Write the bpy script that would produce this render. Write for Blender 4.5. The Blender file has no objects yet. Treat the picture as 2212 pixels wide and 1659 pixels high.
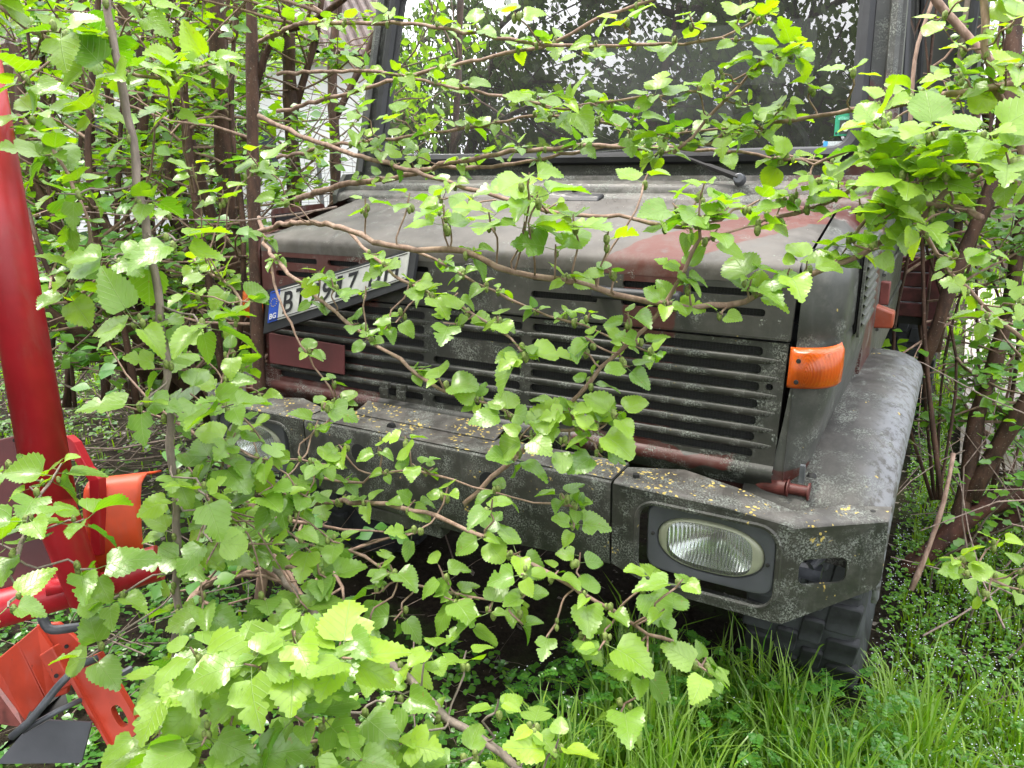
import bpy, bmesh, math, random
import numpy as np
from mathutils import Vector, Matrix
# ------------------------------------------------------------------ camera
S = bpy.context.scene
COL = S.collection
CR = Vector((0.86747993, 0.49691909, -0.02315294))      # camera right
CD = Vector((0.12915212, -0.27048655, -0.95397687))     # camera down
CF = Vector((-0.48041472, 0.82456554, -0.29898506))     # camera forward
CP = Vector((1.191, -1.632, 1.764))
cam = bpy.data.cameras.new('camera')
cam.sensor_width = 36.0; cam.lens = 36.0*1661/2212; cam.clip_start = 0.05; cam.clip_end = 600
co = bpy.data.objects.new('camera', cam); COL.objects.link(co)
m = Matrix.Identity(4)
for i in range(3):
    m[i][0] = CR[i]; m[i][1] = -CD[i]; m[i][2] = -CF[i]; m[i][3] = CP[i]
co.matrix_world = m
S.camera = co
# ------------------------------------------------------------------ sky and sun (bright overcast)
SUN_EL, SUN_ROT = math.radians(66), math.radians(262)
w = bpy.data.worlds.new('World'); S.world = w; w.use_nodes = True
nt = w.node_tree; nt.nodes.clear()
def nn(nt, t, **k):
    n = nt.nodes.new(t)
    for a, b in k.items():
        if a.startswith('i_'): n.inputs[a[2:]].default_value = b
        else: setattr(n, a, b)
    return n
out = nn(nt, 'ShaderNodeOutputWorld'); bg = nn(nt, 'ShaderNodeBackground'); bg.inputs[1].default_value = 0.13
sky = nn(nt, 'ShaderNodeTexSky', sky_type='NISHITA', sun_disc=False)
sky.sun_elevation = SUN_EL; sky.sun_rotation = SUN_ROT; sky.dust_density = 3.0; sky.air_density = 1.2
tc = nn(nt, 'ShaderNodeTexCoord')
ns = nn(nt, 'ShaderNodeTexNoise'); ns.inputs['Scale'].default_value = 2.6; ns.inputs['Detail'].default_value = 6
rp = nn(nt, 'ShaderNodeValToRGB'); rp.color_ramp.elements[0].position = .33; rp.color_ramp.elements[1].position = .52
mx = nn(nt, 'ShaderNodeMix', data_type='RGBA'); mx.inputs['B'].default_value = (10.5, 10.6, 10.9, 1)
L = nt.links.new
L(tc.outputs['Generated'], ns.inputs['Vector']); L(ns.outputs['Fac'], rp.inputs[0]); L(rp.outputs[0], mx.inputs['Factor'])
sz = nn(nt, 'ShaderNodeSeparateXYZ'); L(tc.outputs['Generated'], sz.inputs[0])
zr = nn(nt, 'ShaderNodeMapRange'); zr.inputs['From Min'].default_value = 0; zr.inputs['From Max'].default_value = 1; zr.inputs['To Min'].default_value = .42; zr.inputs['To Max'].default_value = 1.75; L(sz.outputs[2], zr.inputs['Value'])
vs = nn(nt, 'ShaderNodeVectorMath', operation='SCALE'); L(mx.outputs['Result'], vs.inputs[0]); L(zr.outputs[0], vs.inputs['Scale'])   # overcast sky: brighter overhead than at the horizon
L(sky.outputs[0], mx.inputs['A']); L(vs.outputs[0], bg.inputs[0]); L(bg.outputs[0], out.inputs[0])
sun = bpy.data.lights.new('sun', 'SUN'); sun.energy = 1.5; sun.angle = math.radians(10); sun.color = (1, .95, .86)
so = bpy.data.objects.new('sun', sun); COL.objects.link(so)
# sky sun_rotation: clockwise from +Y seen from above
sd = Vector((math.sin(SUN_ROT)*math.cos(SUN_EL), math.cos(SUN_ROT)*math.cos(SUN_EL), math.sin(SUN_EL)))
so.rotation_euler = sd.to_track_quat('Z', 'Y').to_euler()
S.view_settings.view_transform = 'Standard'; S.view_settings.look = 'None'
S.view_settings.gamma = 1; S.view_settings.use_curve_mapping = False
S.view_settings.exposure = 1.38
# ------------------------------------------------------------------ helpers
R = random.Random(7)
V = Vector
def at(u, v, d):
    "image point: image pixel (2212 wide) and a chosen depth in metres -> place in the yard"
    return CP + (CR*((u-1106)/1661) + CD*((v-829.5)/1661) + CF)*d
def tag(o, label=None, cat=None, group=None, kind=None):
    if label: o['label'] = label
    if cat: o['category'] = cat
    if group: o['group'] = group
    if kind: o['kind'] = kind
    return o
def empty(name, loc=(0, 0, 0), **k):
    o = bpy.data.objects.new(name, None); COL.objects.link(o); o.location = loc; o.empty_display_size = .1
    return tag(o, **k)
def inst(name, mesh, parent=None, mat=None):
    o = bpy.data.objects.new(name, mesh); COL.objects.link(o)
    if parent: o.parent = parent
    if mat is not None: o.matrix_local = mat
    return o
class MB:
    def __init__(s): s.v = []; s.f = []; s.mi = []; s.m = 0; s.uv = None
    def add(s, vs, fs):
        b = len(s.v); s.v += [tuple(p) for p in vs]; s.f += [tuple(b+i for i in f) for f in fs]; s.mi += [s.m]*len(fs)
    def box(s, c, d, rot=None):
        vs = []
        for z in (-1, 1):
            for y in (-1, 1):
                for x in (-1, 1):
                    p = V((x*d[0]/2, y*d[1]/2, z*d[2]/2))
                    if rot: p = rot @ p
                    vs.append(V(c)+p)
        s.add(vs, [(0, 2, 3, 1), (4, 5, 7, 6), (0, 1, 5, 4), (2, 6, 7, 3), (0, 4, 6, 2), (1, 3, 7, 5)]); return s
    def tube(s, pts, rads, n=6, cap=True):
        pts = [V(p) for p in pts]; N = len(pts)
        if not hasattr(rads, '__len__'): rads = [rads]*N
        t = (pts[1]-pts[0]).normalized(); a = t.orthogonal().normalized(); vs = []
        for i, p in enumerate(pts):
            t = (pts[min(i+1, N-1)]-pts[max(i-1, 0)])
            t = t.normalized() if t.length > 1e-9 else V((0, 0, 1))
            a = (a - t*a.dot(t)); a = a.normalized() if a.length > 1e-6 else t.orthogonal().normalized()
            b = t.cross(a)
            for k in range(n):
                an = 2*math.pi*k/n
                vs.append(p+(a*math.cos(an)+b*math.sin(an))*rads[i])
        fs = [(i*n+k, i*n+(k+1) % n, (i+1)*n+(k+1) % n, (i+1)*n+k) for i in range(N-1) for k in range(n)]
        if cap: fs += [tuple(reversed(range(n))), tuple(range((N-1)*n, N*n))]
        s.add(vs, fs); return s
    def grid(s, rows, close=False):
        n = len(rows[0]); vs = [p for r in rows for p in r]
        fs = [(i*n+k, i*n+(k+1) % n, (i+1)*n+(k+1) % n, (i+1)*n+k) for i in range(len(rows)-1) for k in range(n if close else n-1)]
        s.add(vs, fs); return s
    def prism(s, poly, ext):
        "poly: 3D points, ext: extrusion vector"
        n = len(poly); poly = [V(p) for p in poly]; vs = poly+[p+V(ext) for p in poly]
        s.add(vs, [tuple(range(n)), tuple(reversed(range(n, 2*n)))]+[(i, i+n, (i+1) % n+n, (i+1) % n) for i in range(n)]); return s
    def build(s, name, mats, parent=None, smooth=True, bevel=0, recalc=True, link=True, auto=40):
        me = bpy.data.meshes.new(name); me.from_pydata(s.v, [], s.f)
        if not isinstance(mats, (list, tuple)): mats = [mats]
        for mm in mats: me.materials.append(mm)
        if len(mats) > 1: me.polygons.foreach_set('material_index', s.mi)
        if recalc:
            bm = bmesh.new(); bm.from_mesh(me); bmesh.ops.recalc_face_normals(bm, faces=bm.faces); bm.to_mesh(me); bm.free()
        if smooth:
            me.polygons.foreach_set('use_smooth', [True]*len(me.polygons))
            if auto: me.set_sharp_from_angle(angle=math.radians(auto))
        me.update()
        if not link: return me
        o = inst(name, me, parent)
        if bevel:
            b = o.modifiers.new('bevel', 'BEVEL'); b.width = bevel; b.segments = 2; b.limit_method = 'ANGLE'; b.angle_limit = math.radians(35)
        return o
def holed(name, mat, outer, holes, fn, thick, parent=None, bevel=0.0, smooth=True):
    "sheet with real openings: outer/holes are 2D loops, fn maps (a,b,depth)->3D"
    bm = bmesh.new()
    for loop in [outer]+holes:
        vs = [bm.verts.new((p[0], p[1], 0)) for p in loop]
        for i in range(len(vs)): bm.edges.new((vs[i], vs[(i+1) % len(vs)]))
    bmesh.ops.triangle_fill(bm, use_beauty=True, use_dissolve=False, edges=bm.edges[:])
    r = bmesh.ops.extrude_face_region(bm, geom=bm.faces[:])
    for e in r['geom']:
        if isinstance(e, bmesh.types.BMVert): e.co.z = 1
    for v in bm.verts: v.co = V(fn(v.co.x, v.co.y, v.co.z*thick))
    bmesh.ops.recalc_face_normals(bm, faces=bm.faces)
    me = bpy.data.meshes.new(name); bm.to_mesh(me); bm.free(); me.materials.append(mat)
    if smooth:
        me.polygons.foreach_set('use_smooth', [True]*len(me.polygons)); me.set_sharp_from_angle(angle=math.radians(30))
    o = inst(name, me, parent)
    if bevel:
        b = o.modifiers.new('bevel', 'BEVEL'); b.width = bevel; b.segments = 2; b.limit_method = 'ANGLE'; b.angle_limit = math.radians(50)
    return o
def rrect(x0, x1, z0, z1, r, n=4):
    p = []
    for cx, cz, a0 in ((x1-r, z1-r, 0), (x0+r, z1-r, 90), (x0+r, z0+r, 180), (x1-r, z0+r, 270)):
        for k in range(n+1):
            a = math.radians(a0+90*k/n); p.append((cx+r*math.cos(a), cz+r*math.sin(a)))
    return p
def spline(pts, step=.03):
    "Catmull-Rom through points"
    pts = [V(p) for p in pts]; P = [pts[0]*2-pts[1]]+pts+[pts[-1]*2-pts[-2]]; o = []
    for i in range(1, len(P)-2):
        n = max(2, int((P[i+1]-P[i]).length/step))
        for k in range(n):
            t = k/n; a, b, c, d = P[i-1], P[i], P[i+1], P[i+2]
            o.append(.5*((2*b)+(c-a)*t+(2*a-5*b+4*c-d)*t*t+(3*b-a-3*c+d)*t**3))
    o.append(pts[-1]); return o
# ------------------------------------------------------------------ materials
def newmat(name):
    mt = bpy.data.materials.new(name); mt.use_nodes = True; nt = mt.node_tree; nt.nodes.clear()
    o = nn(nt, 'ShaderNodeOutputMaterial'); return mt, nt, o
def mixc(nt, a, b, f):
    n = nn(nt, 'ShaderNodeMix', data_type='RGBA')
    for s, k in ((a, 'A'), (b, 'B')):
        if isinstance(s, tuple): n.inputs[k].default_value = (*s, 1)
        else: nt.links.new(s, n.inputs[k])
    if isinstance(f, (int, float)): n.inputs['Factor'].default_value = f
    else: nt.links.new(f, n.inputs['Factor'])
    return n.outputs['Result']
def mth(nt, op, a, b=None, c=None, clamp=False):
    n = nn(nt, 'ShaderNodeMath', operation=op, use_clamp=clamp)
    for i, x in enumerate((a, b, c)):
        if x is None: continue
        if isinstance(x, (int, float)): n.inputs[i].default_value = x
        else: nt.links.new(x, n.inputs[i])
    return n.outputs[0]
def noise(nt, vec, scale, detail=4, rough=.55, dist=0):
    n = nn(nt, 'ShaderNodeTexNoise'); n.inputs['Scale'].default_value = scale; n.inputs['Detail'].default_value = detail
    n.inputs['Roughness'].default_value = rough; n.inputs['Distortion'].default_value = dist
    nt.links.new(vec, n.inputs['Vector']); return n.outputs['Fac']
def ramp(nt, f, a, b):
    n = nn(nt, 'ShaderNodeMapRange', interpolation_type='SMOOTHSTEP'); n.inputs['From Min'].default_value = a; n.inputs['From Max'].default_value = b
    nt.links.new(f, n.inputs['Value']); return n.outputs['Result']
def bump(nt, h, s, d=.01):
    n = nn(nt, 'ShaderNodeBump'); n.inputs['Strength'].default_value = s; n.inputs['Distance'].default_value = d
    nt.links.new(h, n.inputs['Height']); return n.outputs[0]
def princ(nt, out, col, rough=.5, metal=0, bmp=None, spec=.5):
    p = nn(nt, 'ShaderNodeBsdfPrincipled'); p.inputs['Metallic'].default_value = metal; p.inputs['Specular IOR Level'].default_value = spec
    if isinstance(col, tuple): p.inputs['Base Color'].default_value = (*col, 1)
    else: nt.links.new(col, p.inputs['Base Color'])
    if isinstance(rough, (int, float)): p.inputs['Roughness'].default_value = rough
    else: nt.links.new(rough, p.inputs['Roughness'])
    if bmp is not None: nt.links.new(bmp, p.inputs['Normal'])
    if out: nt.links.new(p.outputs[0], out.inputs[0])
    return p
def simple(name, col, rough=.5, metal=0, var=.25, scale=20, spec=.5, bs=.15):
    mt, nt, o = newmat(name); tc = nn(nt, 'ShaderNodeTexCoord').outputs['Object']
    n = noise(nt, tc, scale, 5); c = mixc(nt, tuple(x*(1-var) for x in col), tuple(min(1, x*(1+var)) for x in col), ramp(nt, n, .3, .7))
    r = mth(nt, 'MULTIPLY_ADD', n, .25, rough-.12)
    princ(nt, o, c, r, metal, bump(nt, noise(nt, tc, scale*6, 3), bs, .003), spec); return mt
def paint(name, reds, lichen=.5, yellow=0., dust=.3, base=(.050, .053, .045), base2=(.075, .073, .064), white=0., gl=.42, redc=(.085, .022, .017)):
    """weathered camouflage: reds = list of (centre, half size, rot) boxes with soft edges where the red-brown camouflage
    patches were sprayed; lichen/yellow = cover of grey and yellow lichen; dust = pale deposit"""
    mt, nt, o = newmat(name); tc = nn(nt, 'ShaderNodeTexCoord').outputs['Object']
    n1 = noise(nt, tc, 6, 5, .6); c = mixc(nt, base, base2, ramp(nt, n1, .35, .68))
    wob = nn(nt, 'ShaderNodeTexNoise'); wob.inputs['Scale'].default_value = 9; wob.inputs['Detail'].default_value = 3; nt.links.new(tc, wob.inputs['Vector'])
    vm = nn(nt, 'ShaderNodeVectorMath', operation='MULTIPLY_ADD'); nt.links.new(wob.outputs['Color'], vm.inputs[0]); vm.inputs[1].default_value = (.08,)*3; nt.links.new(tc, vm.inputs[2])
    mask = None
    for (cx, cy, cz), (hx, hy, hz), rz in reds:
        mp = nn(nt, 'ShaderNodeMapping', vector_type='TEXTURE'); mp.inputs['Location'].default_value = (cx+.04, cy+.04, cz+.04)
        mp.inputs['Rotation'].default_value = (0, 0, math.radians(rz)); mp.inputs['Scale'].default_value = (hx, hy, hz)
        nt.links.new(vm.outputs[0], mp.inputs['Vector'])
        ab = nn(nt, 'ShaderNodeVectorMath', operation='ABSOLUTE'); nt.links.new(mp.outputs[0], ab.inputs[0])
        sp = nn(nt, 'ShaderNodeSeparateXYZ'); nt.links.new(ab.outputs[0], sp.inputs[0])
        mm = mth(nt, 'MAXIMUM', mth(nt, 'MAXIMUM', sp.outputs[0], sp.outputs[1]), sp.outputs[2])
        k = ramp(nt, mm, 1.03, .96); mask = k if mask is None else mth(nt, 'MAXIMUM', mask, k)
    if mask is not None:
        c = mixc(nt, c, mixc(nt, redc, tuple(x*.7 for x in redc), n1), mth(nt, 'MULTIPLY', mask, .92))
    # pale dust and faint streaks
    st = nn(nt, 'ShaderNodeMapping'); st.inputs['Scale'].default_value = (30, 30, 3); nt.links.new(tc, st.inputs['Vector'])
    d = mth(nt, 'MULTIPLY', ramp(nt, noise(nt, tc, 14, 8, .7), .42, .72), dust)
    c = mixc(nt, c, (.19, .175, .16), d)
    c = mixc(nt, c, (.11, .11, .105), mth(nt, 'MULTIPLY', ramp(nt, noise(nt, st.outputs[0], 1, 4), .55, .75), .55*min(1, dust*2)))
    # lichen
    vor = nn(nt, 'ShaderNodeTexVoronoi'); vor.inputs['Scale'].default_value = 150; nt.links.new(vm.outputs[0], vor.inputs['Vector'])
    spots = ramp(nt, vor.outputs['Distance'], .46, .30)
    patch = ramp(nt, noise(nt, tc, 11, 6, .65), .60-.22*lichen, .72-.16*lichen)
    fine = ramp(nt, noise(nt, tc, 210, 3, .75), .50, .57)
    lm = mth(nt, 'MULTIPLY', mth(nt, 'MULTIPLY', patch, fine), min(1, .55+lichen*.5))
    lm = mth(nt, 'MAXIMUM', lm, mth(nt, 'MULTIPLY', mth(nt, 'MULTIPLY', spots, ramp(nt, noise(nt, tc, 22, 3), .64-.1*lichen, .72-.1*lichen)), .8))
    c = mixc(nt, c, (.22, .235, .205), lm)
    if white:
        wf = mth(nt, 'MULTIPLY', ramp(nt, noise(nt, tc, 7, 6, .7), .62-white*.2, .68-white*.15), 1)
        sx = nn(nt, 'ShaderNodeSeparateXYZ'); nt.links.new(vm.outputs[0], sx.inputs[0])
        edge = ramp(nt, mth(nt, 'ABSOLUTE', sx.outputs[0]), 1.085, 1.155)
        wf = mth(nt, 'MULTIPLY', edge, ramp(nt, noise(nt, tc, 40, 5, .7), .38, .55))
        c = mixc(nt, c, (.24, .25, .27), mth(nt, 'MULTIPLY', wf, .6))
    if yellow:
        v2 = nn(nt, 'ShaderNodeTexVoronoi'); v2.inputs['Scale'].default_value = 74; nt.links.new(vm.outputs[0], v2.inputs['Vector'])
        ys = mth(nt, 'MULTIPLY', ramp(nt, mth(nt, 'ADD', v2.outputs['Distance'], mth(nt, 'MULTIPLY', noise(nt, tc, 200, 3), .3)), .52, .40), ramp(nt, noise(nt, tc, 16, 3), .60-.1*yellow, .64-.1*yellow))
        c = mixc(nt, c, mixc(nt, (.50, .33, .05), (.46, .40, .16), noise(nt, tc, 60, 2)), ys); lm = mth(nt, 'MAXIMUM', lm, ys)
    h = mth(nt, 'ADD', mth(nt, 'MULTIPLY', lm, 1.0), mth(nt, 'MULTIPLY', noise(nt, tc, 60, 4), .25))
    rr = mth(nt, 'ADD', gl, mth(nt, 'MULTIPLY', mth(nt, 'MAXIMUM', lm, d), .45), clamp=True)
    princ(nt, o, c, rr, 0, bump(nt, h, .5, .0016), .35); return mt
REDS_FRONT = [((-.66, .2, 1.22), (.30, .3, .33), 0), ((.50, .2, 1.06), (.09, .3, .05), 0), ((.55, .2, .982), (.23, .3, .020), 0), ((-.1, .2, .95), (.3, .3, .012), 0), ((.52, .2, 1.32), (.07, .3, .15), 0)]
M = {}
M['grille'] = paint('weathered_green_grille_paint', REDS_FRONT, lichen=.58, yellow=-.9, dust=.16, base=(.022,.024,.019), base2=(.036,.035,.029))
M['hood'] = paint('dusty_hood_paint', [((.66, .46, 1.5), (.085, .5, .4), -38), ((.92, .72, 1.6), (.22, .09, .2), 0)], lichen=.25, dust=.45, redc=(.125, .036, .026), base=(.066, .060, .052), base2=(.105, .095, .083), gl=.58)
M['lip'] = paint('weathered_hood_lip_paint', REDS_FRONT+[((.70, .2, 1.5), (.05, .3, .06), 0)], lichen=.40, yellow=-.9, dust=.15, base=(.034,.035,.030), base2=(.054,.052,.045))
M['side'] = paint('grey_green_side_paint', [((.99, .84, 1.4), (.08, .13, .52), 0), ((.96, .25, .93), (.12, .2, .06), 0), ((.9, .75, 1.65), (.3, .14, .13), 0), ((-1, .5, 1.2), (.2, .5, .5), 0)], lichen=.4, yellow=-1.0, dust=.3, base=(.044, .047, .041), base2=(.070, .073, .065), gl=.36)
M['cab'] = paint('grey_green_cab_paint', [((.99, .84, 1.4), (.12, .13, .52), 0), ((.97, 1.85, 2.1), (.2, .12, .6), 0)], lichen=.6, dust=.3, base=(.040, .043, .038), base2=(.066, .067, .06), gl=.36)
M['fender'] = paint('lichen_covered_fender_paint', [], lichen=.60, yellow=-.7, dust=.30, base=(.045, .043, .039), base2=(.072, .067, .060), white=1)
M['bumper'] = paint('lichen_covered_bumper_paint', [], lichen=.68, yellow=-.2, dust=.25, base=(.027, .029, .024), base2=(.044, .043, .036))
M['bumptop'] = paint('yellow_lichen_bumper_top', [], lichen=.75, yellow=.9, dust=.5, base=(.048, .045, .040), base2=(.075, .068, .060))
M['black'] = simple('black_rubber', (.018, .019, .021), .55, bs=.1)
M['rubber'] = simple('grey_black_tyre_rubber', (.024, .026, .029), .8, var=.8, scale=7, bs=.6)
M['dark'] = simple('dark_dirty_steel', (.020, .019, .018), .8, var=.4)
M['void'] = simple('shade_black_lining', (.012, .012, .013), .9)  # near-black: shade of cab interior, cavities and holes put into the colour
M['bezel'] = simple('grey_plastic_bezel', (.075, .078, .088), .42, var=.15, scale=8)
M['mask'] = simple('sun_faded_lens_mask', (.27, .28, .20), .35, var=.12)
M['maroon'] = simple('maroon_plate_paint', (.085, .018, .018), .45, var=.2, scale=9)
M['redpart'] = simple('faded_red_primer', (.12, .030, .024), .55, var=.35, scale=30)
M['steel'] = simple('grey_worn_steel', (.16, .17, .18), .45, metal=.5, var=.3)
M['rod'] = simple('dark_grey_steel_rod', (.07, .075, .085), .45, var=.3, spec=.6)
M['red'] = simple('glossy_red_machine_paint', (.42, .013, .018), .28, var=.14, scale=7, bs=.08)
M['orange'] = simple('orange_red_machine_paint', (.62, .065, .014), .34, var=.16, scale=9, bs=.1)
M['ored'] = simple('worn_orange_red_paint', (.46, .045, .016), .4, var=.28, scale=14)
M['wood'] = simple('maroon_bed_boards', (.07, .016, .018), .6, var=.4)
M['canvas'] = simple('dark_grey_canvas', (.052, .053, .050), .8, var=.2, scale=5)
M['pipe'] = simple('tan_pipe', (.20, .16, .12), .6)
M['whiteplate'] = simple('grimy_white_plate_film', (.50, .50, .47), .35, var=.22, scale=14)
M['blueplate'] = simple('blue_plate_band', (.015, .07, .42), .3, var=.1)
M['ink'] = simple('black_embossed_ink', (.01, .01, .012), .35)
M['whiteink'] = simple('white_ink', (.7, .7, .7), .4, var=.03)
M['yellowink'] = simple('yellow_star_ink', (.6, .45, .05), .4, var=.03)
M['sticker'] = simple('green_sticker', (.01, .26, .13), .4, var=.1, scale=90)
M['stickerw'] = simple('cream_sticker', (.65, .68, .55), .5, var=.1)
M['stickerb'] = simple('blue_sticker_edge', (.03, .25, .5), .5)
def chipped(name, col, rough, chip=.5):
    mt, nt, o = newmat(name); tc = nn(nt, 'ShaderNodeTexCoord').outputs['Object']; mp = nn(nt, 'ShaderNodeMapping'); mp.inputs['Scale'].default_value = (1, 1, .22); nt.links.new(tc, mp.inputs['Vector'])
    n = noise(nt, mp.outputs[0], 22, 6, .7); n2 = noise(nt, tc, 5, 4, .6); c = mixc(nt, tuple(x*.7 for x in col), tuple(min(1, x*1.2+.004) for x in col), ramp(nt, n2, .3, .7))
    c = mixc(nt, c, (.30, .12, .11), mth(nt, 'MULTIPLY', ramp(nt, n, .5, .75), .25)); ch = ramp(nt, noise(nt, mp.outputs[0], 34, 7, .8), .70-.06*chip, .73-.06*chip)
    c = mixc(nt, c, (.035, .022, .018), ch); princ(nt, o, c, mth(nt, 'MULTIPLY_ADD', n, .3, rough), 0, bump(nt, mth(nt, 'ADD', mth(nt, 'MULTIPLY', ch, -1), mth(nt, 'MULTIPLY', n, .2)), .3, .0012)); return mt
M['red'] = chipped('scuffed_crimson_machine_paint', (.40, .012, .020), .20, .3)
M['orange'] = chipped('scuffed_orange_red_paint', (.60, .062, .014), .26, .2)
M['ored'] = chipped('chipped_orange_red_paint', (.42, .040, .015), .32, 1)
# indicator
mt, nt, o = newmat('orange_indicator_lens'); tcn = nn(nt, 'ShaderNodeTexCoord').outputs['UV']
mp = nn(nt, 'ShaderNodeMapping'); mp.inputs['Location'].default_value = (-.58, -.45, 0); mp.inputs['Scale'].default_value = (1.25, 1, 1); nt.links.new(tcn, mp.inputs['Vector'])
ln = nn(nt, 'ShaderNodeVectorMath', operation='LENGTH'); nt.links.new(mp.outputs[0], ln.inputs[0])
rg = mth(nt, 'SINE', mth(nt, 'MULTIPLY', ln.outputs['Value'], 150))
inn = ramp(nt, ln.outputs['Value'], .30, .22)
cc = mixc(nt, (.50, .085, .008), (.38, .060, .005), inn); cc = mixc(nt, cc, (.62, .14, .015), mth(nt, 'MULTIPLY', ramp(nt, rg, .2, 1), .25))
cc = mixc(nt, cc, (.12, .045, .015), mth(nt, 'MULTIPLY', ramp(nt, noise(nt, tcn, 5, 6, .7), .5, .75), .6)); p = princ(nt, o, cc, .2, 0, bump(nt, rg, .25, .0006), .6); p.inputs['Subsurface Weight'].default_value = .35; p.inputs['Subsurface Radius'].default_value = (.03, .01, .002)
M['indic'] = mt
# grille mesh screen: fine honeycomb wire too small to build
mt, nt, o = newmat('fine_wire_screen'); tcn = nn(nt, 'ShaderNodeTexCoord').outputs['Object']
mp = nn(nt, 'ShaderNodeMapping'); mp.inputs['Scale'].default_value = (1, 0, 1.9); nt.links.new(tcn, mp.inputs['Vector'])
vr = nn(nt, 'ShaderNodeTexVoronoi', feature='DISTANCE_TO_EDGE'); vr.inputs['Scale'].default_value = 120; vr.inputs['Randomness'].default_value = .25; nt.links.new(mp.outputs[0], vr.inputs['Vector'])
k = ramp(nt, vr.outputs['Distance'], .13, .05)
princ(nt, o, mixc(nt, (.0025, .0025, .003), (.016, .016, .017), k), .6, 0, bump(nt, k, .6, .002)); M['screen'] = mt
# windscreen glass: thin sheet, fresnel reflection and see-through
def glassmat(name, refl, tint, rough=.0):
    mt, nt, o = newmat(name); fr = nn(nt, 'ShaderNodeFresnel'); fr.inputs[0].default_value = 1.55
    tr = nn(nt, 'ShaderNodeBsdfTransparent'); tr.inputs[0].default_value = (*tint, 1)
    gl = nn(nt, 'ShaderNodeBsdfGlossy'); gl.inputs['Roughness'].default_value = rough
    tcx = nn(nt, 'ShaderNodeTexCoord').outputs['Object']
    ms = nn(nt, 'ShaderNodeMixShader'); nt.links.new(mth(nt, 'MULTIPLY_ADD', fr.outputs[0], 1.6, refl, clamp=True), ms.inputs[0])
    nt.links.new(tr.outputs[0], ms.inputs[1]); nt.links.new(gl.outputs[0], ms.inputs[2])
    df = nn(nt, 'ShaderNodeBsdfDiffuse'); df.inputs[0].default_value = (.4, .4, .38, 1)
    m2 = nn(nt, 'ShaderNodeMixShader'); nt.links.new(mth(nt, 'MULTIPLY_ADD', ramp(nt, noise(nt, tcx, 9, 7, .75), .45, .8), .10, .05), m2.inputs[0])  # dust film, its even part raised as a pale veil softening the reflections
    nt.links.new(ms.outputs[0], m2.inputs[1]); nt.links.new(df.outputs[0], m2.inputs[2]); nt.links.new(m2.outputs[0], o.inputs[0]); return mt
M['glass'] = glassmat('dusty_veiled_windscreen', .16, (.80, .84, .82))
M['sideglass'] = glassmat('side_window_glass', .02, (.95, .97, .96))
# headlight lens
mt, nt, o = newmat('fluted_headlight_lens'); tcx = nn(nt, 'ShaderNodeTexCoord').outputs['Object']
sx = nn(nt, 'ShaderNodeSeparateXYZ'); nt.links.new(tcx, sx.inputs[0])
fl = mth(nt, 'SINE', mth(nt, 'MULTIPLY', sx.outputs[0], 760))
bb = bump(nt, mth(nt, 'ADD', fl, mth(nt, 'MULTIPLY', noise(nt, tcx, 30, 3), .6)), 1.0, .008)
tr = nn(nt, 'ShaderNodeBsdfTransparent'); tr.inputs[0].default_value = (.93, .95, .93, 1)
gl = nn(nt, 'ShaderNodeBsdfGlossy'); gl.inputs['Roughness'].default_value = .08; nt.links.new(bb, gl.inputs['Normal'])
df = nn(nt, 'ShaderNodeBsdfDiffuse'); df.inputs[0].default_value = (.85, .87, .84, 1); nt.links.new(bb, df.inputs['Normal'])
m1 = nn(nt, 'ShaderNodeMixShader'); m1.inputs[0].default_value = .34; nt.links.new(tr.outputs[0], m1.inputs[1]); nt.links.new(gl.outputs[0], m1.inputs[2])
m2 = nn(nt, 'ShaderNodeMixShader'); m2.inputs[0].default_value = .14; nt.links.new(m1.outputs[0], m2.inputs[1]); nt.links.new(df.outputs[0], m2.inputs[2]); nt.links.new(m2.outputs[0], o.inputs[0])
M['lens'] = mt
mt, nt, o = newmat('silver_reflector'); tcx = nn(nt, 'ShaderNodeTexCoord').outputs['Object']
sxx = nn(nt, 'ShaderNodeSeparateXYZ'); nt.links.new(tcx, sxx.inputs[0]); princ(nt, o, (.93, .95, .95), .22, 1, bump(nt, mth(nt, 'SINE', mth(nt, 'MULTIPLY', sxx.outputs[0], 760)), .4, .001)); M['refl'] = mt
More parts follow.
